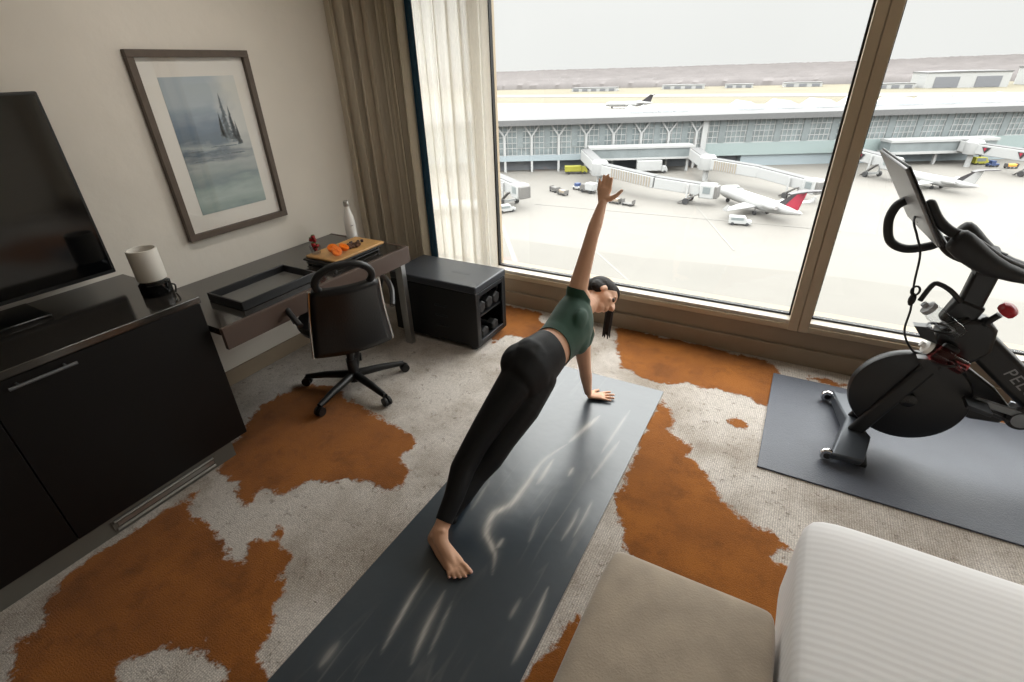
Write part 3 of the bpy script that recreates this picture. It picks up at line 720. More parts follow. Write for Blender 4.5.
# ------------------------------------------------------------------ mats
STREAKS = [([(-0.744, 1.821), (-0.801, 1.646), (-0.8, 1.461), (-0.807, 1.336), (-0.845, 1.249), (-0.823, 1.156), (-0.766, 1.106), (-0.73, 1.07), (-0.7, 0.997)], 0.016, 1), ([(-0.681, 2.118), (-0.745, 1.824)], 0.014, 0.8), ([(-0.762, 1.691), (-0.759, 1.583), (-0.757, 1.483)], 0.009, 0.8), ([(-0.93, 0.908), (-0.911, 0.756), (-0.875, 0.569)], 0.008, 0.75), ([(-0.822, 0.866), (-0.796, 0.714), (-0.763, 0.587)], 0.01, 0.7), ([(-0.773, 0.843), (-0.73, 0.629)], 0.006, 0.4), ([(-0.49, 1.059), (-0.476, 0.899), (-0.474, 0.743)], 0.007, 0.9), ([(-0.745, 1.166), (-0.747, 1.098)], 0.008, 0.8), ([(-0.653, 1.679), (-0.649, 1.604)], 0.008, 0.7), ([(-0.558, 0.975), (-0.557, 0.87)], 0.006, 0.4), ([(-0.943, 1.213), (-0.965, 1.417)], 0.006, 0.4), ([(-0.517, 1.968), (-0.551, 1.633)], 0.008, 0.5), ([(-1.031, 0.541), (-1.026, 0.441)], 0.012, 0.5), ([(-0.549, 2.237), (-0.569, 1.815)], 0.008, 0.4), ([(-0.666, 1.341), (-0.641, 1.181)], 0.006, 0.35), ([(-0.498, 1.53), (-0.492, 1.42), (-0.497, 1.29)], 0.006, 0.55), ([(-0.53, 1.46), (-0.526, 1.36), (-0.531, 1.26)], 0.006, 0.6)]
def yoga_mat():
    nx, ny = 118, 388; x0, x1, y0, y1 = -1.140, -.428, .17, 2.50
    xs = np.linspace(x0, x1, nx + 1); ys = np.linspace(y0, y1, ny + 1); X, Y = np.meshgrid(xs, ys, indexing='ij')
    A = np.zeros(X.shape)
    for pts, w, inten in STREAKS:
        P = [(p.x, p.y) for p in spline([(a, b, 0) for a, b in pts], 8)]; n = len(P) - 1
        for k, ((ax, ay), (bx, by)) in enumerate(zip(P, P[1:])):
            dx, dy = bx - ax, by - ay
            t = np.clip(((X - ax) * dx + (Y - ay) * dy) / (dx * dx + dy * dy + 1e-12), 0, 1)
            d = np.hypot(X - ax - t * dx, Y - ay - t * dy); u = (k + t) / n
            ww = .85 * w * (.12 + .88 * np.sin(np.clip(u, 0, 1) * PI) ** .8)
            A = np.maximum(A, inten * (.75 * np.exp(-(d / ww) ** 2) + .25 * np.exp(-(d / (2.6 * ww)) ** 2)) * (.15 + .85 * np.sin(np.clip(u, .02, .98) * PI) ** .8))
    Z = .004 + .0006 * np.sin(Y * 3.1 + X * 2)
    verts = np.stack([X.ravel(), Y.ravel(), Z.ravel()], 1); I = np.arange(verts.shape[0]).reshape(X.shape)
    faces = np.stack([I[:-1, :-1].ravel(), I[1:, :-1].ravel(), I[1:, 1:].ravel(), I[:-1, 1:].ravel()], 1)
    me = bpy.data.meshes.new('yoga_mat'); me.from_pydata(verts.tolist(), [], faces.tolist())
    a = me.attributes.new('streak', 'FLOAT', 'POINT'); a.data.foreach_set('value', A.ravel().astype(np.float32))
    o = bpy.data.objects.new('yoga_mat', me); C.objects.link(o); me.materials.append(yoga_mat_material()); WL[o] = Matrix()
    q = o.modifiers.new('solid', 'SOLIDIFY'); q.thickness = .005; q.offset = 0
    tag(o, 'dark slate yoga mat with white marbled streaks under the exercising person', 'yoga mat')
yoga_mat()
o = MB().span((.118, 2.085, .0005), (2.0, 3.0, .009)).build('bike_mat', M['bikemat'], bevel=.002)
tag(o, 'blue-grey rubber floor mat lying under the exercise bike', 'floor mat')

# ------------------------------------------------------------------ ottoman and bed
def soft_box(a, b, m, name, parent, bev=.04, puff=.012, seed=1, cuts=14):
    bm = bmesh.new(); bmesh.ops.create_cube(bm, size=1)
    bmesh.ops.subdivide_edges(bm, edges=bm.edges, cuts=cuts, use_grid_fill=True)
    a, b = Vector(a), Vector(b); d = b - a
    for v in bm.verts:
        p = Vector((v.co.x * d.x, v.co.y * d.y, v.co.z * d.z))
        q = Vector((max(-d.x / 2 + bev, min(d.x / 2 - bev, p.x)), max(-d.y / 2 + bev, min(d.y / 2 - bev, p.y)), max(-d.z / 2 + bev, min(d.z / 2 - bev, p.z))))
        e = p - q
        if e.length > 1e-6: p = q + e.normalized() * min(e.length, bev) if sum(abs(c) > 1e-6 for c in e) > 1 else q + e
        cxy = (1 - (2 * p.x / d.x) ** 4) * (1 - (2 * p.y / d.y) ** 4)
        p.z += math.copysign(puff * max(cxy, 0), p.z) if p.z > 0 else 0
        p += mnoise.noise_vector((p + Vector((seed, seed, 0))) * 4) * .004
        v.co = p + (a + b) / 2
    s = MB(); s.bm.free(); s.bm = bm
    return s.build(name, m, parent, sub=1)
ot = thing('ottoman', 'taupe velvet bench ottoman at the foot of the white bed', 'ottoman', (-.02, .4, 0))
soft_box((-.250, -.35, .20), (.198, .985, .470), M['ottoman'], 'cushion', ot, .032, .006, 3)
MB().span((-.215, -.32, .10), (.165, .935, .20)).build('base', M['ottoman'], ot, bevel=.02)
for x in (-.18, .12):
    for y in (-.27, .88): MB().lathe([(.016, .001), (.024, .10)], (x, y, 0), 14).build('leg', M['dark_wood'], ot)
be = thing('bed', 'white bed with a ribbed cotton cover beside the ottoman', 'bed', (1.3, .2, 0))
soft_box((.207, -.75, .28), (2.35, 1.245, .605), duvet_material(), 'duvet', be, .055, .012, 8, 26)
MB().span((.26, -.68, .10), (2.32, 1.15, .29)).build('base', mat('bed_base_grey', lin(90, 84, 78), .8), be, bevel=.01)
for x in (.36, 2.2):
    for y in (-.58, 1.05): MB().lathe([(.025, .001), (.03, .10)], (x, y, 0), 12).build('leg', M['dark_wood'], be)

# ------------------------------------------------------------------ exercise bike (points along x, front foot at x .45)
def bike():
    Y = 2.545
    r = thing('exercise_bike', 'black stationary exercise bike with a tilted screen on the slate mat', 'exercise bike', (.9, Y, .009))
    z0 = .0095
    # front foot
    f = MB()
    f.prism([(.40, Y - .29), (.53, Y - .285), (.56, Y - .10), (.52, Y - .03), (.52, Y + .03), (.56, Y + .10), (.53, Y + .285), (.40, Y + .29), (.44, Y + .08), (.455, Y), (.44, Y - .08)][::-1],
            lambda a, b: V(a, b, z0 + .028), lambda a, b: V(a + .012, b, z0 + .062 + .03 * (1 - abs(b - Y) / .29)))
    f.build('front_foot', mat('foot_steel', lin(70, 74, 80), .4, metal=.4), r, bevel=.008)
    for s in (-1, 1):
        w = MB().lathe([(.006, -.014), (.028, -.014), (.033, -.006), (.033, .006), (.028, .014), (.006, .014)], (.398, Y + s * .268, z0 + .0335), 20, Euler((PI / 2, 0, 0)).to_matrix()).build('transport_wheel', M['chrome'], r)
        MB().lathe([(.008, -.016), (.015, -.016), (.015, .016), (.008, .016)], (.398, Y + s * .268, z0 + .0335), 14, Euler((PI / 2, 0, 0)).to_matrix()).build('tyre', M['rubber'], w)
    MB().box((.54, Y - .20, z0 + .012), (.05, .10, .024)).build('levelling_foot', M['rubber'], r, bevel=.005)
    MB().box((.54, Y + .20, z0 + .012), (.05, .10, .024)).build('levelling_foot', M['rubber'], r, bevel=.005)
    # rear foot
    f = MB().beam((1.50, Y - .27, z0 + .04), (1.50, Y + .27, z0 + .04), .09, .05); f.build('rear_foot', M['steel_dark'], r, bevel=.008)
    for s in (-1, 1): MB().box((1.50, Y + s * .23, z0 + .008), (.05, .05, .016)).build('levelling_foot', M['rubber'], r, bevel=.003)
    # flywheel in its shroud
    fy = MB().lathe([(.02, -.034), (.19, -.034), (.222, -.024), (.228, -.012), (.228, .012), (.222, .024), (.19, .034), (.02, .034)], (.648, Y - .035, .322), 64, Euler((PI / 2, 0, 0)).to_matrix())
    fl = fy.build('flywheel', M['black'], r)
    MB().lathe([(.012, -.012), (.03, -.012), (.034, .0), (.034, .012), (.01, .016)], (.648, Y - .075, .322), 24, Euler((PI / 2, 0, 0)).to_matrix()).build('axle_cap', M['black_gloss'], fl)
    # main frame: fork, head, diagonal tube, chain guard
    m = MB()
    for s in (-1, 1): m.beam((.50, Y + s * .055 - .02, .075), (.72, Y + s * .055 - .02, .62), .03, .065, (1, 0, 0))
    m.build('fork', M['black'], r, bevel=.012)
    side = lambda poly, h: MB().prism(poly, lambda a, b: V(a, Y - h, b), lambda a, b: V(a, Y + h, b))
    side([(.66, .585), (.70, .56), (.80, .52), (.86, .60), (.845, .70), (.80, .745), (.70, .72), (.655, .65)], .045).build('head', M['black'], r, bevel=.018, bseg=3)
    MB().beam((.765, Y, .665), (1.46, Y, .09), .075, .115, (0, 0, 1)).build('main_tube', M['black'], r, bevel=.022, bseg=3)
    side([(.70, .50), (.80, .515), (.93, .43), (1.02, .34), (1.0, .27), (.90, .26), (.72, .30), (.64, .32), (.64, .40)], .022).build('chain_guard', M['black'], r, bevel=.010)
    MB().beam((1.05, Y, .36), (1.30, Y, .80), .05, .075, (1, 0, 0)).build('seat_tube', M['black'], r, bevel=.015)
    MB().beam((1.285, Y, .78), (1.335, Y, .90), .035, .05, (1, 0, 0)).build('seat_post', M['steel_grey'], r, bevel=.008)
    sd = MB().prism([(1.20, .02), (1.26, .035), (1.36, .06), (1.45, .075), (1.47, .05), (1.47, -.05), (1.45, -.075), (1.36, -.06), (1.26, -.035), (1.20, -.02)][::-1], lambda a, b: V(a, Y + b, .905), lambda a, b: V(a, Y + b, .95))
    sd.build('saddle', M['leather'], r, bevel=.015, bseg=3)
    # handlebar post
    MB().beam((.725, Y, .655), (.735, Y, .93), .05, .085, (1, 0, 0)).beam((.700, Y, .69), (.73, Y, .80), .065, .11, (1, 0, 0)).build('handlebar_post', M['black'], r, bevel=.014)
    # handlebar: two forward horns and two broad elbow wings joined at the back
    hf = [(.80, Y + .10, .965), (.70, Y + .145, .985), (.61, Y + .155, 1.000), (.56, 2.70, .966), (.48, 2.70, .943), (.415, 2.70, .972), (.386, 2.70, 1.055), (.393, 2.70, 1.12), (.418, 2.70, 1.148)]
    hn = [(.80, Y - .10, .985), (.72, Y - .13, 1.02), (.64, Y - .145, 1.07), (.585, 2.40, 1.098), (.54, 2.40, 1.112), (.492, 2.40, 1.150), (.452, 2.40, 1.205)]
    for pts in (hf, hn):
        h = MB().tube(spline(pts, 7), .0185, 14); h.ell(pts[-1], .0187); h.build('horn', M['rubber'], r)
    for s in (1, -1):
        # elbow wing: lofted pad
        g = MB()
        if s > 0: secs = [((.622, 2.70, 1.035), .030, .040), ((.645, 2.70, 1.045), .042, .050), ((.69, 2.695, 1.01), .044, .046), ((.745, 2.685, .965), .042, .036), ((.82, 2.665, .935), .040, .026), ((.92, 2.63, .925), .034, .020), ((1.00, 2.59, .92), .028, .018), ((1.02, Y, .92), .028, .018)]
        else: secs = [((.548, 2.385, 1.082), .026, .030), ((.566, 2.385, 1.088), .040, .048), ((.62, 2.39, 1.045), .044, .048), ((.69, 2.40, 1.00), .042, .040), ((.78, 2.42, .965), .040, .026), ((.90, 2.46, .945), .034, .020), ((1.00, 2.50, .925), .028, .018), ((1.02, Y, .92), .028, .018)]
        rings = []
        for (c, a, b) in secs:
            rings.append([g.bm.verts.new(Vector(c) + V(0, a * math.cos(k / 16 * 2 * PI), b * math.sin(k / 16 * 2 * PI)) + V(.35 * b * math.sin(k / 16 * 2 * PI), 0, 0)) for k in range(16)])
        for A, B in zip(rings, rings[1:]):
            for k in range(16): g.bm.faces.new((A[k], A[(k + 1) % 16], B[(k + 1) % 16], B[k]))
        g.bm.faces.new(rings[0][::-1]); g.bm.faces.new(rings[-1])
        g.build('elbow_pad', M['rubber'], r, sub=1)
    MB().tube(spline([(.76, Y + .12, .985), (.755, Y, .965), (.76, Y - .12, .985)], 8), .022, 12).box((.74, Y, .945), (.09, .07, .05)).build('handlebar_bridge', M['rubber'], r)
    MB().beam((.74, Y, .965), (1.0, Y, .93), .05, .018).build('centre_rib', M['rubber'], r, bevel=.006)
    # screen, leaning back
    a = V(.312, 0, 1.333); b = V(.502, 0, 1.050); d = (b - a).normalized(); nrm = V(-d.z, 0, d.x)
    if nrm.x < 0: nrm = -nrm
    yaw = Matrix.Rotation(math.radians(6), 3, 'Z'); d = yaw @ d; nrm = yaw @ nrm
    R = Matrix((yaw @ V(0, 1, 0), d, nrm)).transposed()
    cen = (a + b) / 2 + V(0, Y + .065, 0)
    MB().box(cen, (.48, (b - a).length, .012), R).build('screen_back', mat('screen_grey', lin(126, 126, 128), .35, metal=.4), r, bevel=.008, bseg=3)
    MB().box(cen + nrm * .010, (.485, (b - a).length + .004, .008), R).build('screen_bezel', M['black'], r, bevel=.004)
    MB().box(cen + nrm * .0147, (.455, (b - a).length - .03, .0012), R).build('display', M['black_gloss'], r)
    MB().tube(spline([cen + d * .12 + nrm * .006, cen + d * .165 + nrm * .03, V(.60, Y, .99), V(.72, Y, .955)], 6), .017, 10).build('screen_arm', M['black'], r)
    # cable hanging from the screen to the flywheel
    cb = MB().tube(spline([cen - nrm * .006 + d * .10, V(.445, Y - .02, 1.10), V(.470, Y - .03, 1.05), V(.50, Y - .04, .98), V(.515, Y - .05, .86), V(.535, Y - .06, .75), V(.545, Y - .06, .64), V(.60, Y - .05, .555), V(.65, Y - .045, .545)], 8), .0045, 8).build('cable', M['rubber'], r)
    MB().ell((.528, Y - .055, .79), (.014, .012, .03)).tube([V(.528 + .014 * math.cos(k / 14 * 2 * PI), Y - .055, .83 + .020 * math.sin(k / 14 * 2 * PI)) for k in range(14)], .0045, 8, closed=True).build('cable_clip', M['rubber'], cb)
    # height lever and resistance knob
    MB().tube(spline([(.69, Y - .03, .80), (.645, Y - .05, .845), (.60, Y - .055, .87), (.575, Y - .055, .865), (.555, Y - .055, .79)], 6), .010, 10).build('height_lever', M['black'], r)
    MB().tube([(.795, Y - .03, .725), (.82, Y - .045, .775)], .013, 10).tube([(.775, Y, .70), (.80, Y - .035, .735)], .022, 10).build('knob_stem', M['black'], r)
    k_ = MB().lathe([(.012, -.02), (.030, -.016), (.036, -.004), (.034, .012), (.020, .022), (.004, .024)], (.835, Y - .05, .80), 8, Euler((.2, .55, 0)).to_matrix()); k_.build('resistance_knob', M['red_knob'], r, bevel=.003)
    # holders for the two bottles
    for x, z in ((.645, .70), (.70, .555)):
        h = MB().tube([V(x + .045 * math.cos(k / 20 * 2 * PI), Y - .10 + .045 * math.sin(k / 20 * 2 * PI), z) for k in range(20)], .006, 8, closed=True)
        h.tube([(x + .03, Y - .065, z), (.74, Y - .03, z + .03)], .012, 8)
        h.prism([(x - .09, z), (x - .05, z - .05), (x + .01, z - .065), (x - .03, z + .005)], lambda a, b: V(a, Y - .12, b), lambda a, b: V(a, Y - .08, b))
        h.build('bottle_holder', M['black'], r)
    # crank, pedal
    MB().lathe([(.02, -.012), (.05, -.012), (.052, 0), (.05, .012), (.02, .014)], (1.03, Y - .07, .345), 24, Euler((PI / 2, 0, 0)).to_matrix()).build('crank_hub', M['rubber'], r)
    MB().lathe([(.004, -.004), (.034, -.004), (.034, .004), (.004, .006)], (1.03, Y - .088, .345), 24, Euler((PI / 2, 0, 0)).to_matrix()).build('crank_cap', M['steel_grey'], r)
    MB().beam((1.03, Y - .075, .365), (.86, Y - .085, .395), .016, .032).build('crank_arm', M['steel_grey'], r, bevel=.004)
    pd = MB().box((.86, Y - .135, .395), (.09, .085, .018), Euler((0, .2, 0)).to_matrix()).beam((.86, Y - .10, .375), (.99, Y - .10, .335), .014, .012); pd.build('pedal', M['steel_dark'], r, bevel=.003)
    MB().beam((1.03, Y + .075, .325), (1.20, Y + .085, .295), .016, .032).build('crank_arm', M['steel_grey'], r, bevel=.004)
    MB().box((1.20, Y + .135, .295), (.09, .085, .018)).build('pedal', M['steel_dark'], r, bevel=.003)
    # lettering on the main tube
    cu = bpy.data.curves.new('tube_lettering', 'FONT'); cu.body = 'PELOTON'; cu.size = .062; cu.extrude = .0006; cu.align_x = 'LEFT'; cu.align_y = 'CENTER'; cu.space_character = 1.15
    t = bpy.data.objects.new('tmp', cu); C.objects.link(t)
    dg = bpy.context.evaluated_depsgraph_get(); me = bpy.data.meshes.new_from_object(t.evaluated_get(dg)); bpy.data.objects.remove(t)
    dd = V(1.46 - .765, 0, .09 - .665).normalized(); up = V(-dd.z, 0, dd.x)
    if up.z < 0: up = -up
    Rm = Matrix((dd, up, dd.cross(up))).transposed().to_4x4()
    me.transform(Matrix.Translation(V(.93, Y - .0385, .535)) @ Rm)
    b_ = MB(); b_.bm.from_mesh(me); b_.build('tube_lettering', mat('grey_lettering', lin(150, 150, 152), .5), r, smooth=False, normals=False)
bike()
b1 = thing('drink_bottle', 'grey-lidded clear drink bottle in the upper holder of the bike', 'bottle', (.645, 2.445, .62))
R_ = Euler((0, -.95, 0)).to_matrix()
def bottle_in(root, c, rot, m, lid):
    MB().lathe([(.026, -.085), (.034, -.08), (.034, .045), (.030, .06), (.026, .065)], c, 24, rot).build('body', m, root)
    MB().lathe([(.028, .064), (.030, .068), (.030, .084), (.012, .09), (.012, .105)], c, 24, rot).build('lid', lid, root)
bottle_in(b1, (.645, 2.445, .735), R_, M['clear'], mat('grey_lid', lin(150, 152, 156), .4))
b2 = thing('drink_bottle', 'clear drink bottle with red contents in the lower holder of the bike', 'bottle', (.70, 2.445, .52))
bottle_in(b2, (.70, 2.445, .575), Euler((0, -1.15, 0)).to_matrix(), M['pink_clear'], M['white_gloss'])

# ------------------------------------------------------------------ the person: side plank with one arm raised
def chain(mb, pts, n=None):
    """pts: (position, radius or (r1,r2,r3), rotation) - dense run of ellipsoids between them."""
    for (p0, r0), (p1, r1) in zip(pts, pts[1:]):
        p0, p1 = Vector(p0), Vector(p1); L = (p1 - p0).length
        m = max(2, int(L / (min(r0, r1) * .35)))
        for k in range(m + 1):
            t = k / m; t2 = t
            mb.ell(p0.lerp(p1, t), lerp(r0, r1, t2), sub=2)

def hand(mb, W, fwd, palm, thumb_side, L=.165, curl=(.08, .10, .12, .18), spread=.10, thumb_out=.9):
    """W wrist, fwd direction of the hand, palm = palm normal, thumb_side = direction to the thumb."""
    f = Vector(fwd).normalized(); t = Vector(thumb_side); t = (t - f * t.dot(f)).normalized(); pn = f.cross(t)
    if pn.dot(Vector(palm)) < 0: pn = -pn
    R = Matrix((t, f, pn)).transposed()
    W = Vector(W)
    for k in range(7):
        s = k / 6; mb.ell(W + f * (.01 + L * .40 * s), (lerp(.024, .037, s), .016, .0125), R, sub=2)
    lens = (.40, .46, .43, .34); offs = (.026, .009, -.009, -.026)
    for i in range(4):
        base = W + f * L * (.46 if i in (1, 2) else .43) + t * offs[i]
        ln = lens[i] * L * 1.02; d = (f + t * (offs[i] / .026) * spread).normalized(); p = base; ang = 0; rr = .0092 if i != 3 else .0082
        pts = [(p, rr)]
        for q in (.45, .30, .25):
            ang += curl[i] * 1.3; dd = (d * math.cos(ang) + pn * math.sin(ang)); p = p + dd * ln * q; rr *= .93; pts.append((p, rr))
        chain(mb, pts)
    p = W + f * L * .14 + t * .026; d1 = (f * .75 + t * thumb_out + pn * .25).normalized(); d2 = (f * 1.0 + t * thumb_out * .75 + pn * .2).normalized()
    chain(mb, [(W + f * .025 + t * .012, .016), (p + d1 * .012, .0135), (p + d1 * .042, .0105), (p + d1 * .042 + d2 * .032, .0088)])

def foot(mb, ank, heel, toe, side):
    """heel, toe on the ground; side = direction of the big toe."""
    ank, heel, toe = Vector(ank), Vector(heel), Vector(toe); f = (toe - heel); L = f.length; f.normalize(); up = V(0, 0, 1); s = Vector(side); s = (s - f * s.dot(f)).normalized()
    chain(mb, [(ank, .033), (heel + f * .034 + up * .034, .031), (heel + f * .034 + up * .028, .029)])
    chain(mb, [(ank + f * .004, .034), (heel + f * L * .36 + up * .066, .030), (heel + f * L * .52 + up * .044, .027), (heel + f * L * .72 + up * .021, .018)])
    chain(mb, [(heel + f * .034 + up * .028, .028), (heel + f * L * .4 + up * .020 - s * .014, .021), (heel + f * L * .66 + up * .016 - s * .022, .0165)])
    chain(mb, [(heel + f * .040 + up * .030, .026), (heel + f * L * .42 + up * .040 + s * .010, .024), (heel + f * L * .72 + up * .019 + s * .022, .0195)])
    for o in (-.018, -.004, .010): chain(mb, [(heel + f * L * .40 + up * .056 + s * o * .4, .012), (heel + f * L * .74 + up * .022 + s * o * 1.2, .0135)])
    chain(mb, [(ank + f * .024 + up * .020, .011), (heel + f * L * .30 + up * .088, .011), (heel + f * L * .50 + up * .060 + s * .006, .011)])       # tendon of the instep
    mb.ell(ank + s * .033, .014); mb.ell(ank - s * .033 - up * .008, .013)
    tips = []
    for i, (o, l, r) in enumerate(((.030, 1.01, .0118), (.0085, 1.005, .0082), (-.0075, .965, .0078), (-.0225, .915, .0075), (-.036, .855, .0073))):
        a_ = heel + f * L * .73 + s * o * .82 + up * .017; b_ = heel + f * L * l + s * o * 1.12 + up * (r + .0015)
        chain(mb, [(a_, r * 1.2), (a_.lerp(b_, .5) + up * .008, r * .98), (b_ - f * r, r)]); tips.append((b_, r))
    return tips, f, s

def person():
    aR = V(-.950, 1.015, .092); hR = V(-.868, 1.655, .585); hL = V(-.838, 1.67, .465)
    kR = V(-.952, 1.31, .315); aL = V(-.968, 1.085, .085); kL = V(-.905, 1.345, .225)
    Mh = (hR + hL) / 2
    sU = V(-.822, 2.06, .745); sL = V(-.80, 2.09, .46); Ms = (sU + sL) / 2
    eU = V(-.797, 2.165, 1.000); wU = V(-.792, 2.265, 1.122); tU = V(-.806, 2.325, 1.200)
    wL = V(-.80, 2.235, .052); eL = V(-.80, 2.165, .25)
    root = None
    b = MB()
    a = (Ms - Mh).normalized(); nU = (sU - sL); nU = (nU - a * nU.dot(a)).normalized(); ch = nU.cross(a)
    if ch.x < 0: ch = -ch
    R = Matrix((nU, a, ch)).transposed()
    T = (Ms - Mh).length
    # torso: sections along the spine (t, half width, half depth, shift to the chest)
    secs = ((-.24, .105, .080, -.010), (-.08, .138, .098, -.010), (.05, .138, .094, -.008), (.18, .127, .087, .0), (.34, .114, .081, .004), (.50, .116, .083, .004), (.66, .130, .090, .004), (.82, .142, .094, 0), (.94, .145, .086, -.004), (1.05, .12, .066, -.008))
    for s0, s1 in zip(secs, secs[1:]):
        for q in range(6):
            t, w, d, s = [lerp(x0, x1, q / 6) for x0, x1 in zip(s0, s1)]
            b.ell(Mh + a * T * t + ch * s, (w, .050, d), R, sub=3)
    for s in (-1, 1): b.ell(Mh + a * T * .74 + ch * .066 + nU * s * .062, (.056, .065, .027), R)         # bust
    for s in (-1, 1): b.ell(Mh - a * T * .12 - ch * .055 + nU * s * .07, (.064, .085, .050), R)           # seat
    # legs
    def leg(h, k, an, bend):
        chain(b, [(h, .082), (h.lerp(k, .35) + ch * .008, .077), (h.lerp(k, .75), .060), (k, .052)])
        cal = k.lerp(an, .30) - ch * .016 + V(0, 0, -.004)
        chain(b, [(k, .052), (cal, .049), (k.lerp(an, .62), .038), (an, .030)])
    leg(hR, kR, aR, 0); leg(hL, kL, aL, 0)
    tipsR, fR, sR = foot(b, aR, V(-1.008, 1.022, .006), V(-.782, .928, .006), V(.40, .92, 0))
    tipsL, fL, sL_ = foot(b, aL, V(-.985, 1.055, .006), V(-1.02, 1.27, .006), V(1, 0, 0))
    # arms
    chain(b, [(Ms + nU * .10 + a * .02, .060), (sU, .050), (sU.lerp(eU, .35), .042), (sU.lerp(eU, .8), .035), (eU, .033), (eU.lerp(wU, .3), .033), (eU.lerp(wU, .75), .026), (wU, .0215)])
    hand(b, wU, tU - wU, V(.5, -.75, 0), V(.85, .35, 0), L=.150, curl=(.10, .13, .15, .22), spread=.05, thumb_out=1.15)
    chain(b, [(Ms - nU * .10 + a * .02, .060), (sL, .052), (sL.lerp(eL, .4), .043), (eL, .035), (eL.lerp(wL, .3), .035), (eL.lerp(wL, .8), .026), (wL, .023)])
    hand(b, wL + V(.0, 0, -.028), V(.85, .45, -.02), V(0, 0, -1), V(-.4, .9, 0), L=.165, curl=(.02, .02, .02, .02), spread=.28, thumb_out=1.0)
    # neck and head: turned to the room, chin towards the lower shoulder
    hc = V(-.785, 2.275, .632)
    neck0 = Ms + a * .045 - ch * .01 + nU * .01
    chain(b, [(neck0, .054), (neck0.lerp(hc, .55), .047), (hc, .050)])
    up_h = (hc - neck0).normalized(); up_h = (up_h * .8 + V(.20, .45, .05)).normalized()     # crown direction
    fc = V(.86, .30, -.30); fc = (fc - up_h * fc.dot(up_h)).normalized(); sd = up_h.cross(fc)
    H = Matrix((sd, fc, up_h)).transposed()
    def hp(x, y, z): return hc + H @ V(x, y, z)
    b.ell(hp(0, -.012, .045), (.070, .088, .078), H, 3)                # skull
    b.ell(hp(0, .018, .0), (.060, .066, .070), H, 3)                   # face
    b.ell(hp(0, .040, -.052), (.036, .036, .032), H)                   # jaw and chin
    chain(b, [(hp(0, .082, .030), .0085), (hp(0, .094, .008), .011), (hp(0, .098, -.002), .012)])   # nose
    for s in (-1, 1):
        b.ell(hp(s * .010, .088, -.004), .0085); b.ell(hp(s * .030, .070, .040), (.018, .010, .006), H)     # nostril, brow
        b.ell(hp(s * .036, .060, -.004), (.018, .014, .016), H)        # cheek
        b.ell(hp(s * .068, -.002, .006), (.008, .017, .027), H)        # ear
    b.ell(hp(0, .080, -.026), (.020, .010, .0055), H); b.ell(hp(0, .078, -.036), (.018, .010, .0065), H)   # lips
    body = b.build('person', M['skin'], normals=False)
    rm = body.modifiers.new('remesh', 'REMESH'); rm.mode = 'VOXEL'; rm.voxel_size = .0043; rm.use_smooth_shade = True
    sm = body.modifiers.new('smooth', 'SMOOTH'); sm.factor = .5; sm.iterations = 6
    dg = bpy.context.evaluated_depsgraph_get()
    me = bpy.data.meshes.new_from_object(body.evaluated_get(dg))
    body.modifiers.clear(); body.data = me; me.polygons.foreach_set('use_smooth', [True] * len(me.polygons))
    if not me.materials: me.materials.append(M['skin'])
    tag(body, 'person in green tank top and black leggings holding a side plank, one arm raised', 'person')
    # clothes: cut from the body surface and pushed outwards
    def cloth(name, planes, off, m, keep=None):
        bm = bmesh.new(); bm.from_mesh(me)
        for co, no in planes:
            geom = bm.verts[:] + bm.edges[:] + bm.faces[:]
            bmesh.ops.bisect_plane(bm, geom=geom, plane_co=co, plane_no=no, clear_outer=True)
        if keep: keep(bm)
        bmesh.ops.recalc_face_normals(bm, faces=bm.faces); bm.normal_update()
        for _ in range(14): bmesh.ops.smooth_vert(bm, verts=[v for v in bm.verts if not v.is_boundary], factor=.5, use_axis_x=True, use_axis_y=True, use_axis_z=True)
        bm.normal_update()
        for v in bm.verts: v.co += v.normal * off
        s = MB(); s.bm.free(); s.bm = bm
        return s.build(name, m, body, solid=.003, normals=False)
    def main_island(bm):
        bm.verts.ensure_lookup_table(); seen = set(); best = []
        for v in bm.verts:
            if v in seen: continue
            st = [v]; seen.add(v); isl = []
            while st:
                q = st.pop(); isl.append(q)
                for e in q.link_edges:
                    w = e.other_vert(q)
                    if w not in seen: seen.add(w); st.append(w)
            if len(isl) > len(best): best = isl
        bs = set(best); bmesh.ops.delete(bm, geom=[v for v in bm.verts if v not in bs], context='VERTS')
    waist = Mh + a * T * .30
    # leggings: everything below the waist, down to the ankles
    shin = (kR - aR).normalized()
    cloth('leggings', [(waist, a), (aR + shin * .040, -shin)], .0035, M['leggings'], main_island)
    hem = Mh + a * T * .345
    arm_u = (eU - sU).normalized(); arm_l = (eL - sL).normalized()
    cloth('tank_top', [(hem, (-a - ch * -.28 + nU * .05)), (Ms + a * .050, (a * .8 + nU * .25)), (sU + arm_u * .015, arm_u), (sL + arm_l * .005, arm_l), (Ms + ch * .05 + a * .03, (a + ch * .9))], .0045, M['green_top'], main_island)
    # hair: cap plus a ponytail hanging towards the floor
    h = MB()
    h.ell(hp(0, -.022, .052), (.077, .090, .080), H, 3); h.ell(hp(0, .022, .088), (.055, .045, .034), H, 3)
    for s in (-1, 1): h.ell(hp(s * .052, -.030, .015), (.024, .048, .050), H, 2)
    c0 = hp(0, -.03, .120)
    tail = [hp(0, -.04, .09), c0, c0 + V(.018, .004, -.03), c0 + V(.022, 0, -.10), c0 + V(.016, -.004, -.20), c0 + V(.012, -.010, -.31)]
    P = spline(tail, 8)
    for k in range(7):
        o_ = V(math.cos(k * .9) * .012, math.sin(k * .9) * .012, 0)
        h.tube([p + o_ * (.4 + 1.3 * i / len(P)) for i, p in enumerate(P)], [.013 * (1 - .75 * (i / len(P)) ** 2) for i in range(len(P))], 8)
    ho = h.build('hair', M['hair'], body, normals=False)
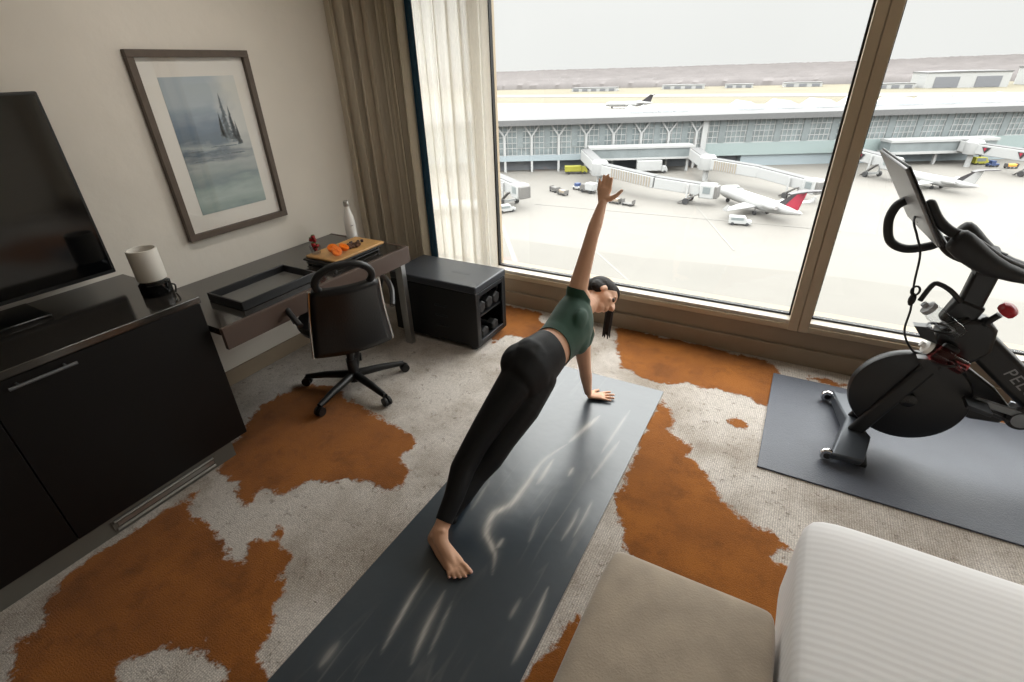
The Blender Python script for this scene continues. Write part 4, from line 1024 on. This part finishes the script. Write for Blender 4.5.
    rm = ho.modifiers.new('remesh', 'REMESH'); rm.mode = 'VOXEL'; rm.voxel_size = .005; rm.use_smooth_shade = True
    for s in (-1, 1):
        MB().ell(hp(s * .029, .067, .022), .0125).build('eye', M['eye'], body)
    for (tp, r) in tipsR:
        MB().ell(tp - fR * r * .2 + V(0, 0, r * .72), (r * .62, r * .75, r * .28), Matrix((sR, fR, V(0, 0, 1))).transposed()).build('toenail', M['nail'], body)
person()

# ------------------------------------------------------------------ outside: the airfield, 30 m below
G = -30.3
def flat(name, pts, z, m, thick=.3):
    return MB().prism(pts, lambda a, b: V(a, b, G + z - thick), lambda a, b: V(a, b, G + z)).build(name, m)
E_ = {}
def alb(r, g, b, k): c = lin(r, g, b); return (c[0] * k, c[1] * k, c[2] * k, 1)
E_['concrete'] = mat('apron_concrete', alb(232, 226, 216, 0.155), .8, var=.05, vscale=.05)
E_['asphalt'] = mat('apron_asphalt', alb(219, 214, 204, 0.155), .85, var=.05, vscale=.08)
E_['grass'] = mat('winter_grass', alb(220, 208, 172, .145), .95, var=.10, vscale=.02)
E_['runway'] = mat('runway', alb(236, 230, 222, 0.150), .9)
E_['white'] = mat('building_white', alb(186, 187, 187, 0.590), .6)
E_['roof'] = mat('roof_white', alb(240, 241, 243, 0.108), .7, var=.04, vscale=.1)
E_['teal'] = mat('teal_spandrel', alb(158, 172, 172, 0.590), .3)
E_['glassb'] = mat('facade_glass', alb(132, 142, 144, 0.590), .15, var=.30, vscale=.35)
E_['glassd'] = mat('facade_grey_panel', alb(136, 144, 146, 0.590), .3, var=.12, vscale=.4)
E_['dark'] = mat('undercroft', alb(128, 132, 138, 0.590), .8)
E_['bluegrey'] = mat('blue_grey_band', alb(160, 172, 178, 0.590), .5)
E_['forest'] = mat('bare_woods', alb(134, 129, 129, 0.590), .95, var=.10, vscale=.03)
E_['red'] = mat('tail_red', alb(176, 40, 66, 0.590), .4)
E_['tailblack'] = mat('tail_black', alb(58, 54, 58, 0.590), .4)
E_['yellow'] = mat('vehicle_yellow', alb(170, 166, 60, 0.590), .5)
E_['blue'] = mat('vehicle_blue', alb(62, 82, 128, 0.590), .5)
E_['grey'] = mat('equipment_grey', alb(118, 116, 114, 0.590), .6)
E_['tyre'] = mat('tyre_dark', alb(62, 62, 64, 0.590), .8)
E_['plane'] = mat('plane_white', alb(190, 190, 190, 0.590), .35)
E_['line'] = mat('line_white', alb(240, 236, 228, 0.166), .8)
E_['pink'] = mat('line_pink', alb(236, 206, 196, 0.155), .8)
E_['ribs'] = mat('bridge_ribs', alb(172, 160, 144, 0.590), .7)
E_['hangar_dark'] = mat('hangar_door', alb(124, 126, 132, 0.590), .6)
struct(flat('ground', [(-3500, 45), (3500, 45), (3500, 4500), (-3500, 4500)], -.30, E_['grass']))
struct(flat('apron', [(-900, 20), (900, 20), (900, 520), (-900, 470)], 0, E_['concrete'], .28))
struct(flat('road', [(-500, 5), (500, 5), (500, 93), (4, 93), (-23, 89), (-52, 89), (-500, 88)], .03, E_['asphalt'], .02))
struct(flat('runway_strip', [(-2000, 545), (2000, 640), (2000, 700), (-2000, 600)], -.02, E_['runway'], .2))
def line(name, a, b, w, m, z=.06):
    a, b = V(a[0], a[1], 0), V(b[0], b[1], 0); d = (b - a).normalized(); n = V(-d.y, d.x, 0) * w / 2
    o = flat(name, [(a - n)[:2], (b - n)[:2], (b + n)[:2], (a + n)[:2]], z, m, .02); struct(o)
line('marking_line', (-58.1, 97.4), (-41.2, 74), .9, E_['line'])
line('marking_line', (-46.5, 76), (-43.6, 78.4), 3.0, E_['pink'], .045)
line('marking_line', (-33, 90), (-12, 66), .35, E_['line'])
line('marking_line', (-60, 118), (10, 122), .35, E_['line'])
line('marking_line', (-21, 131), (-8, 100), .35, E_['line'])

# forest belt beyond the runway
def forest():
    rnd = random.Random(11); mb = MB()
    for row in range(11):
        yb = 872 * (1.10 ** row); hb = 10.5 + row * .75; n = 520; half = 780 * (1.10 ** row); P = []
        for i in range(n + 1):
            x = lerp(-half * 1.3, half * .75, i / n); q = x / (1.10 ** row)
            h = hb + 1.8 * mnoise.noise(V(q * .012, row * 7.3, 0)) + 1.3 * mnoise.noise(V(q * .06, row * 3.1, 5)) + rnd.uniform(-.7, .9)
            h += max(0, x - 40) * .012 * (1 if row > 5 else .3)
            yy = yb + x * .16
            P.append([V(x, yy - 5, G - 1), V(x, yy - 4 + rnd.uniform(-1, 1), G + h * .55), V(x, yy - 1, G + h * .85), V(x, yy, G + h), V(x, yy + 3, G + h * .8), V(x, yy + 8, G)])
        mb.sheet(P)
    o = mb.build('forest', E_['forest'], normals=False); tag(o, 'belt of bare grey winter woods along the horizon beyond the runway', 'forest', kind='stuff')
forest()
# low airport buildings beyond the runway
def shed(name, label, x, y, w, d, h, rz=.15, doors=0, group=None, m=None):
    r = thing(name, label, 'building', (x, y, G), rz, group)
    MB().span((-w / 2, 0, -.4), (w / 2, d, h * .9)).build('walls', m or E_['white'], r, local=True)
    MB().prism([(-w / 2 - .6, h * .9), (w / 2 + .6, h * .9), (w / 2 + .6, h * .96), (0, h), (-w / 2 - .6, h * .96)], lambda a, b: V(a, -.6, b), lambda a, b: V(a, d + .6, b)).build('roof', E_['roof'], r, local=True)
    for k in range(doors):
        x0 = -w / 2 + w * (k + .5) / doors
        MB().span((x0 - w / doors * .3, -.4, 0), (x0 + w / doors * .3, .05, h * .66)).build('door', E_['hangar_dark'], r, local=True)
shed('warehouse', 'long low pale warehouse at the far left edge of the woods', -275, 722, 62, 20, 4.5, .16, 5)
shed('warehouse', 'low pale warehouse beyond the runway above the parked airliner tail', -165, 770, 55, 20, 5, .16, 4)
shed('warehouse', 'small pale shed beyond the runway near the middle of the big pane', -96, 785, 34, 18, 4.5, .16, 3)
shed('warehouse', 'low pale shed beyond the runway close to the window mullion', -22, 800, 44, 18, 5, .16, 3)
shed('warehouse', 'low pale shed just right of the window mullion beyond the runway', 70, 735, 36, 18, 5, .2, 3)
shed('hangar', 'big white hangar with grey doors, left one beyond the right pane', 132, 745, 74, 40, 15.5, .24, 2)
shed('hangar', 'big white hangar with grey doors at the right edge of the view', 235, 790, 80, 40, 18, .24, 2)

# terminal: local x along the facade, y into the building
TH = math.atan(.5351)
tm = thing('terminal_building', 'long glass airport terminal with white roof and sawtooth skylights behind the apron', 'building', (-82.2, 158.9, G), TH)
S0, S1, SC = -60, 300, 58.0
MB().span((S0, -1.2, 14.9), (S1, 20, 16.2)).prism([(-2.2, 15.0), (-2.2, 16.7), (0, 17.3), (20, 17.6), (20, 15.0)], lambda a, b: V(S0, a, b), lambda a, b: V(S1, a, b)).build('roof', E_['roof'], tm, local=True)
MB().span((S0, .6, 5.0), (SC, 1.0, 15.0)).build('glass_wall', E_['glassb'], tm, local=True)
MB().span((SC, .6, 7.6), (S1, 1.0, 15.0)).build('glass_wall', E_['glassb'], tm, local=True)
MB().span((SC, .2, 3.6), (S1, .8, 7.6)).build('teal_band', E_['teal'], tm, local=True)
MB().span((S0, -.3, 3.6), (SC, .9, 5.4)).build('blue_band', E_['bluegrey'], tm, local=True)
MB().span((S0, 4.0, -.2), (S1, 19.5, 5.0)).build('undercroft_wall', E_['dark'], tm, local=True)
MB().span((SC + 14, 1.0, -.2), (S1, 4.2, 3.6)).build('lower_wall', E_['bluegrey'], tm, local=True)
MB().span((SC - .9, -.6, 0), (SC + .9, .9, 15.0)).build('pilaster', E_['white'], tm, local=True)
mb = MB()
for z in (5.4, 7.7, 9.4, 11.2, 13.0):
    mb.span((S0, .42, z - .1), (SC, .62, z + .1))
x = S0
while x < SC: mb.span((x - .09, .40, 5.2), (x + .09, .62, 15)); x += 9.2 / 6
for z in (7.7, 9.5, 11.3, 13.1): mb.span((SC, .42, z - .12), (S1, .62, z + .12))
x = SC
while x < S1: mb.span((x - .10, .40, 4 if abs((x - SC) % 9.2) < .1 else 7.6), (x + .10, .62, 15)); x += 9.2 / 6
mb.build('mullions', E_['white'], tm, local=True)
off = .0
k0 = -6
for k in range(k0, 7):
    s = .3 + k * 9.2
    MB().span((s - 4.9, .30, 7.8), (s - 3.0, .58, 14.9)).build('grey_panel', E_['glassd'], tm, local=True)
    c = MB().beam((s, .1, 0), (s, .1, 11.6), .75, .75, (0, 1, 0)).beam((s, .1, 11.4), (s - 2.6, .1, 14.9), .5, .5, (0, 1, 0)).beam((s, .1, 11.4), (s + 2.6, .1, 14.9), .5, .5, (0, 1, 0))
    c.build('branching_column', E_['white'], tm, local=True)
for k in range(24):
    s = SC + 5 + k * 9.2
    MB().span((s, .30, 7.7), (s + 2.0, .58, 14.9)).build('grey_panel', E_['glassd'], tm, local=True)
for k in range(13):
    s = SC - 7 - k * 5.0 if k < 4 else SC + 16 + (k - 4) * 13
    MB().prism([(-5.5, 17.3), (5.5, 17.3), (0, 19.6)] if k >= 4 else [(-3.5, 17.2), (3.5, 17.2), (0, 18.9)], lambda a, b: V(s + a, 5, b), lambda a, b: V(s + a * .6, 19, b)).build('skylight', mat('skylight_white', lin(160, 164, 168), .5) if k == 0 else bpy.data.materials['skylight_white'], tm, local=True)
# enclosed walkway along the facade
wk = MB().span((19, -7.0, 4.2), (53, -1.3, 4.8)).span((19, -7.0, 7.6), (53, -1.3, 8.3)).build('walkway_slabs', E_['white'], tm, local=True)
MB().span((19.3, -6.6, 4.8), (52.7, -1.6, 7.6)).build('walkway_glass', E_['glassd'], tm, local=True)
for s in (20, 36, 52): MB().span((s - .4, -5.2, 0), (s + .4, -4.4, 4.2)).build('walkway_post', E_['white'], tm, local=True)
MB().span((116, -7.0, 3.6), (150, -1.3, 4.4)).span((116, -7.0, 7.2), (150, -1.3, 8.0)).build('walkway_slabs', E_['white'], tm, local=True)
MB().span((116.3, -6.6, 4.4), (149.7, -1.6, 7.2)).build('walkway_glass', E_['glassd'], tm, local=True)
for s in (118, 133, 148): MB().span((s - .4, -5.2, 0), (s + .4, -4.4, 3.6)).build('walkway_post', E_['white'], tm, local=True)

# boarding bridges
def jetbridge(label, pts, ribs=None, cab=True, logo=False):
    p = [Vector((x, y, G + z)) for x, y, z in pts]
    r = thing('boarding_bridge', label, 'boarding bridge', (p[-1].x, p[-1].y, G), 0, None)
    for i, (a, b) in enumerate(zip(p, p[1:])):
        w = 3.2 if i == 0 else 3.0 - .15 * i
        t = MB().beam(a, b, w, w); t.build('tunnel', E_['white'], r, bevel=.15)
        MB().beam(a + V(0, 0, w / 2 + .1), b + V(0, 0, w / 2 + .1), w * .9, .25).build('tunnel_roof', E_['roof'], r)
    q = p[1] if len(p) > 2 else p[0]
    MB().lathe([(2.3, -1.8), (2.4, -1.6), (2.4, 1.7), (1.8, 2.3)], q, 20).build('rotunda', E_['white'], r)
    MB().lathe([(.8, 0), (.8, q.z - G - 1.7)], (q.x, q.y, G), 14).build('rotunda_column', E_['white'], r)
    a, b = p[-2], p[-1]; d = (b - a).normalized(); n = V(-d.y, d.x, 0).normalized()
    m = a.lerp(b, .72)
    lg = MB()
    for s in (-1, 1): lg.beam(V(m.x, m.y, G + .9) + n * s * 2.0, V(m.x, m.y, m.z + 1.0) + n * s * 1.9, .45, .45, (1, 0, 0))
    lg.beam(V(m.x, m.y, G + 1.0) - n * 2.3, V(m.x, m.y, G + 1.0) + n * 2.3, .6, .6)
    lg.build('lift_column', E_['white'], r)
    for s in (-1, 1):
        MB().lathe([(.2, -.35), (.75, -.35), (.8, 0), (.75, .35), (.2, .35)], V(m.x, m.y, G + .8) + n * s * 2.3, 18, Euler((PI / 2, 0, math.atan2(d.y, d.x))).to_matrix()).build('wheel', E_['tyre'], r)
    if ribs:
        rb_ = MB(); i0, t0, t1, nn = ribs; aa, bb = p[i0], p[i0 + 1]; dd = (bb - aa).normalized(); n2 = V(-dd.y, dd.x, 0).normalized()
        for k in range(nn):
            c = aa.lerp(bb, lerp(t0, t1, k / (nn - 1)))
            for s in (-1, 1): rb_.beam(c + n2 * s * 1.52 - V(0, 0, 1.3), c + n2 * s * 1.52 + V(0, 0, 1.3), .3, .12, n2)
        rb_.build('side_ribs', E_['ribs'], r)
    if cab:
        MB().box(b + d * 1.2, (3.6, 3.6, 3.4), Matrix.Rotation(math.atan2(d.y, d.x), 3, 'Z')).build('cab', E_['white'], r, bevel=.25)
        MB().box(b + d * 3.3, (1.0, 3.2, 3.0), Matrix.Rotation(math.atan2(d.y, d.x), 3, 'Z')).build('bellows', E_['grey'], r, bevel=.2)
        MB().box(b + d * 1.2 - n * 1.82 + V(0, 0, .3), (1.8, .1, 1.6), Matrix.Rotation(math.atan2(d.y, d.x), 3, 'Z')).build('cab_window', E_['glassd'], r)
    st = MB().beam(m + d * 3 - n * 1.9 - V(0, 0, .8), V(m.x, m.y, G + .2) - d * 2 - n * 1.9, 1.0, .25); st.build('service_stair', E_['grey'], r)
    if logo:
        i0, t = logo; aa, bb = p[i0], p[i0 + 1]; dd = (bb - aa).normalized(); n2 = V(-dd.y, dd.x, 0).normalized()
        if n2.y > 0: n2 = -n2
        for tt in t:
            c = aa.lerp(bb, tt) + n2 * 1.56
            MB().prism([(-1.3, .9), (1.3, .9), (0, -.9)], lambda u, v: c + dd * u + V(0, 0, v), lambda u, v: c + n2 * .05 + dd * u + V(0, 0, v)).build('triangle_mark', E_['tailblack'], r, smooth=False)
            MB().prism([(-.75, .7), (.2, .7), (-.2, -.3)], lambda u, v: c + n2 * .06 + dd * u + V(0, 0, v), lambda u, v: c + n2 * .10 + dd * u + V(0, 0, v)).build('triangle_inset', E_['red'], r, smooth=False)
jetbridge('long white boarding bridge with beige ribs reaching the red-tailed jet', [(-63.2, 161.2, 6.2), (-52.0, 144.5, 5.2), (-33, 135.6, 4.4), (-20.6, 134.5, 3.6)], (1, .30, .95, 16))
jetbridge('white boarding bridge in the middle, ending left of the mullion behind the jet', [(-31.5, 175.2, 6.1), (-25.2, 164, 5.2), (-10, 158, 4.6), (2.5, 147.5, 4.0)], (1, .2, .6, 10))
jetbridge('white boarding bridge at the left edge of the big pane', [(-84, 126, 6.5), (-76, 121, 5.6), (-62.5, 113.2, 4.6)])
jetbridge('white boarding bridge with a triangle mark beside the bike screen', [(14, 205, 6.3), (12, 197, 5.5), (21.5, 184, 4.8)], None, True, (1, (.45,)))
jetbridge('white boarding bridge with two triangle marks at the right edge of the view', [(43.8, 218.6, 5.9), (45.8, 215, 5.7), (62, 198, 5.2)], None, True, (1, (.2, .62)))

# aircraft: local x points to the nose
def aircraft(label, loc, rz, L=27.0, R_=1.35, fin_m=None, ttail=True):
    r = thing('airplane', label, 'airplane', (loc[0], loc[1], G), rz)
    k = L / 27.0; zc = 2.3 * k
    prof = [(.05, 0), (.45, .25), (.85, .9), (1.15, 2.0), (1.35, 3.6), (1.35, 17.5), (1.15, 20.5), (.75, 24), (.35, 26.4), (.12, 27)]
    rr = MB()
    rings = []
    for q, xx in prof:
        q *= k * R_ / 1.35; zz = zc + (0.55 * k * max(0, (xx - 17.5) / 9.5)) - (.25 * k * max(0, (2.0 - xx) / 2.0))
        rings.append((V(13.5 * k - xx * k, 0, zz), q))
    rr.tube([a for a, b in rings], [b for a, b in rings], 24); rr.build('fuselage', E_['plane'], r, local=True)
    MB().span((11.2 * k, -.62 * k, zc + .35 * k), (12.1 * k, .62 * k, zc + .75 * k)).build('cockpit_window', E_['tailblack'], r, local=True, bevel=.15)
    for s in (-1, 1):
        MB().prism([(2.2, 1.0), (-1.8, 1.0), (-4.6, 10.4), (-3.4, 10.4)], lambda a, b: V(a * k, s * b * k, zc - .85 * k + .06 * b * k), lambda a, b: V(a * k, s * b * k, zc - .55 * k + .055 * b * k)).build('wing', E_['plane'], r, local=True, bevel=.05)
        MB().prism([(-3.2, 0), (-4.8, 0), (-5.3, 1.2), (-4.8, 1.2)], lambda a, b: V(a * k, s * 10.3 * k, zc + .0 * k + b * k), lambda a, b: V(a * k, s * 10.45 * k, zc + .0 * k + b * k)).build('winglet', E_['plane'], r, local=True)
        e = MB().tube([(-5.0 * k, s * 2.1 * k, zc + .75 * k), (-5.4 * k, s * 2.1 * k, zc + .75 * k), (-7.6 * k, s * 2.1 * k, zc + .75 * k), (-8.8 * k, s * 2.1 * k, zc + .75 * k)], [.66 * k, .78 * k, .74 * k, .42 * k], 20)
        e.span((-7.4 * k, s * 1.0 * k, zc + .6 * k), (-5.8 * k, s * 1.7 * k, zc + .9 * k)).build('engine', E_['plane'], r, local=True)
        MB().lathe([(.60 * k, -.05), (.60 * k, .05), (.1 * k, .25)], (-4.98 * k, s * 2.1 * k, zc + .75 * k), 20, Euler((0, PI / 2, 0)).to_matrix()).build('engine_intake', E_['grey'], r, local=True)
        MB().prism([(-11.6, 0), (-13.4, 0), (-14.2, 4.2), (-13.2, 4.2)], lambda a, b: V(a * k, s * b * k, zc + 4.55 * k), lambda a, b: V(a * k, s * b * k, zc + 4.75 * k)).build('tailplane', E_['tailblack'], r, local=True)
    MB().prism([(-7.6, .9), (-12.2, .9), (-13.4, 4.6), (-11.4, 4.6)], lambda a, b: V(a * k, -.16 * k, zc + b * k), lambda a, b: V(a * k, .16 * k, zc + b * k)).build('tail_fin', fin_m or E_['red'], r, local=True, bevel=.05)
    MB().prism([(-6.4, .9), (-8.6, .9), (-11.8, 4.4), (-11.3, 4.4)], lambda a, b: V(a * k, -.18 * k, zc + b * k), lambda a, b: V(a * k, .18 * k, zc + b * k)).build('fin_leading_edge', E_['tailblack'], r, local=True)
    for x, y in ((9.6, 0), (-2.2, 1.6), (-2.2, -1.6)):
        g = MB().tube([(x * k, y * k, .5 * k), (x * k, y * k, zc - .6 * k)], .14 * k, 10).build('gear_leg', E_['grey'], r, local=True)
        MB().lathe([(.1 * k, -.22 * k), (.45 * k, -.22 * k), (.48 * k, 0), (.45 * k, .22 * k), (.1 * k, .22 * k)], (x * k, y * k, .48 * k), 16, Euler((PI / 2, 0, 0)).to_matrix()).build('wheel', E_['tyre'], g, local=True)
aircraft('white regional jet with red tail fin parked at the ribbed boarding bridge', (-7.9, 131.5, 0), math.radians(132.5), 29.5, 1.4)
aircraft('white airliner parked behind the bike screen at the right-hand terminal', (31.5, 176.5, 0), math.radians(130), 25, 1.35, E_['plane'])
aircraft('white airliner whose dark tail shows above the terminal roof', (-135, 436, 0), math.radians(193), 38, 1.35, E_['tailblack'])
aircraft('white jet nose at the lower left edge of the big pane', (-78, 100, 0), math.radians(10), 27, 1.4, E_['plane'])

# ground vehicles
def wheels(r, xs, w, rad, m=None):
    for x in xs:
        for s in (-1, 1):
            MB().lathe([(.1, -.14), (rad * .9, -.14), (rad, 0), (rad * .9, .14), (.1, .14)], (x, s * w, rad), 16, Euler((PI / 2, 0, 0)).to_matrix()).build('wheel', E_['tyre'], r, local=True)
def box_truck(label, x, y, rz, L, body, cabm, h=3.2, cat='truck', name='box_truck'):
    r = thing(name, label, cat, (x, y, G), rz)
    MB().span((-L / 2, -1.2, .9), (L / 2 - 2.0, 1.2, h)).build('cargo_box', body, r, local=True, bevel=.08)
    MB().prism([(L / 2 - 1.9, .55), (L / 2, .55), (L / 2, 1.4), (L / 2 - .6, 2.3), (L / 2 - 1.9, 2.3)], lambda a, b: V(a, -1.1, b), lambda a, b: V(a, 1.1, b)).build('cab', cabm, r, local=True, bevel=.06)
    MB().prism([(L / 2 - .02, 1.42), (L / 2 + .02, 1.42), (L / 2 - .56, 2.2), (L / 2 - .62, 2.2)], lambda a, b: V(a, -.95, b), lambda a, b: V(a, .95, b)).build('windscreen', E_['tailblack'], r, local=True)
    MB().span((-L / 2 + .1, -.5, .5), (L / 2 - 1.8, .5, .9)).build('chassis', E_['grey'], r, local=True)
    wheels(r, (-L / 2 + 1.2, L / 2 - 1.0), 1.05, .48)
def car(label, x, y, rz, m, name='service_van', h=1.9):
    r = thing(name, label, 'van' if 'van' in name else 'vehicle', (x, y, G), rz)
    MB().prism([(-2.3, .4), (2.3, .4), (2.3, 1.0), (1.5, 1.1), (.9, h), (-2.3, h)], lambda a, b: V(a, -.9, b), lambda a, b: V(a, .9, b)).build('body', m, r, local=True, bevel=.08)
    MB().prism([(1.42, 1.14), (1.48, 1.14), (.93, h - .08), (.86, h - .08)], lambda a, b: V(a, -.8, b), lambda a, b: V(a, .8, b)).build('windscreen', E_['tailblack'], r, local=True)
    for s in (-1, 1): MB().span((-1.9, s * .91 - .01, 1.15), (.7, s * .91 + .01, h - .2)).build('side_window', E_['glassd'], r, local=True)
    wheels(r, (-1.5, 1.5), .85, .36)
def tug(label, x, y, rz, m, m2):
    r = thing('baggage_tractor', label, 'vehicle', (x, y, G), rz)
    MB().span((-1.5, -.8, .35), (1.5, .8, 1.0)).build('body', m, r, local=True, bevel=.1)
    MB().span((-.9, -.75, 1.0), (.4, .75, 1.9)).build('cab', m2, r, local=True, bevel=.08)
    wheels(r, (-1.0, 1.0), .75, .38)
def cart(label, x, y, rz, m, load=None):
    r = thing('baggage_cart', label, 'cart', (x, y, G), rz)
    MB().span((-1.6, -.8, .45), (1.6, .8, .6)).build('deck', m, r, local=True)
    f = MB()
    for sx_ in (-1.55, 1.55): f.span((sx_ - .05, -.8, .6), (sx_ + .05, .8, 1.5))
    f.build('rail', E_['grey'], r, local=True)
    if load: MB().span((-1.3, -.6, .6), (1.2, .6, 1.35)).build('load', load, r, local=True, bevel=.1)
    wheels(r, (-1.1, 1.1), .75, .3)
box_truck('white box truck parked under the terminal walkway', -43.5, 171.0, .45, 10, E_['white'], E_['white'], 4.0)
box_truck('yellow service truck parked by the terminal columns', -66.3, 161.0, .5, 7.5, E_['yellow'], E_['yellow'], 2.6)
tug('white and blue baggage tractor left of the ribbed bridge rotunda', -56.2, 138.6, -.3, E_['white'], E_['blue'])
box_truck('small white catering truck with grey cab behind the raised hand', -52.0, 136.2, 2.8, 5, E_['white'], E_['grey'], 2.8)
cart('low grey baggage cart near the left boarding bridge', -61.4, 133.6, -.5, E_['grey'], E_['grey'])
cart('grey baggage cart trailing just right of another cart on the apron', -57.6, 130.8, -.5, E_['grey'], E_['ribs'])
cart('loaded baggage cart right of the raised hand', -41.0, 127.0, -.25, E_['grey'], E_['ribs'])
cart('empty baggage cart right of the loaded cart by the hand', -37.2, 126.2, -.25, E_['grey'])
car('white van standing alone on the apron below the boarding bridge', -9.5, 118.8, .15, E_['white'])
car('white pickup-like van beside the bridge wheels below the middle bridge', -15, 151, .4, E_['white'])
car('yellow vehicle at the right edge near the far terminal wall', 50.3, 221, .4, E_['yellow'], 'service_vehicle', 2.3)
tug('blue baggage tractor at the right edge under the bridge', 52.6, 217.5, .4, E_['blue'], E_['blue'])
cart('orange-loaded baggage cart at the right edge under the bridge', 56.8, 216.0, .4, E_['grey'], mat('orange_load', lin(214, 150, 60), .6))
car('white van beside the pier of the left boarding bridge', -63, 108, .9, E_['white'])
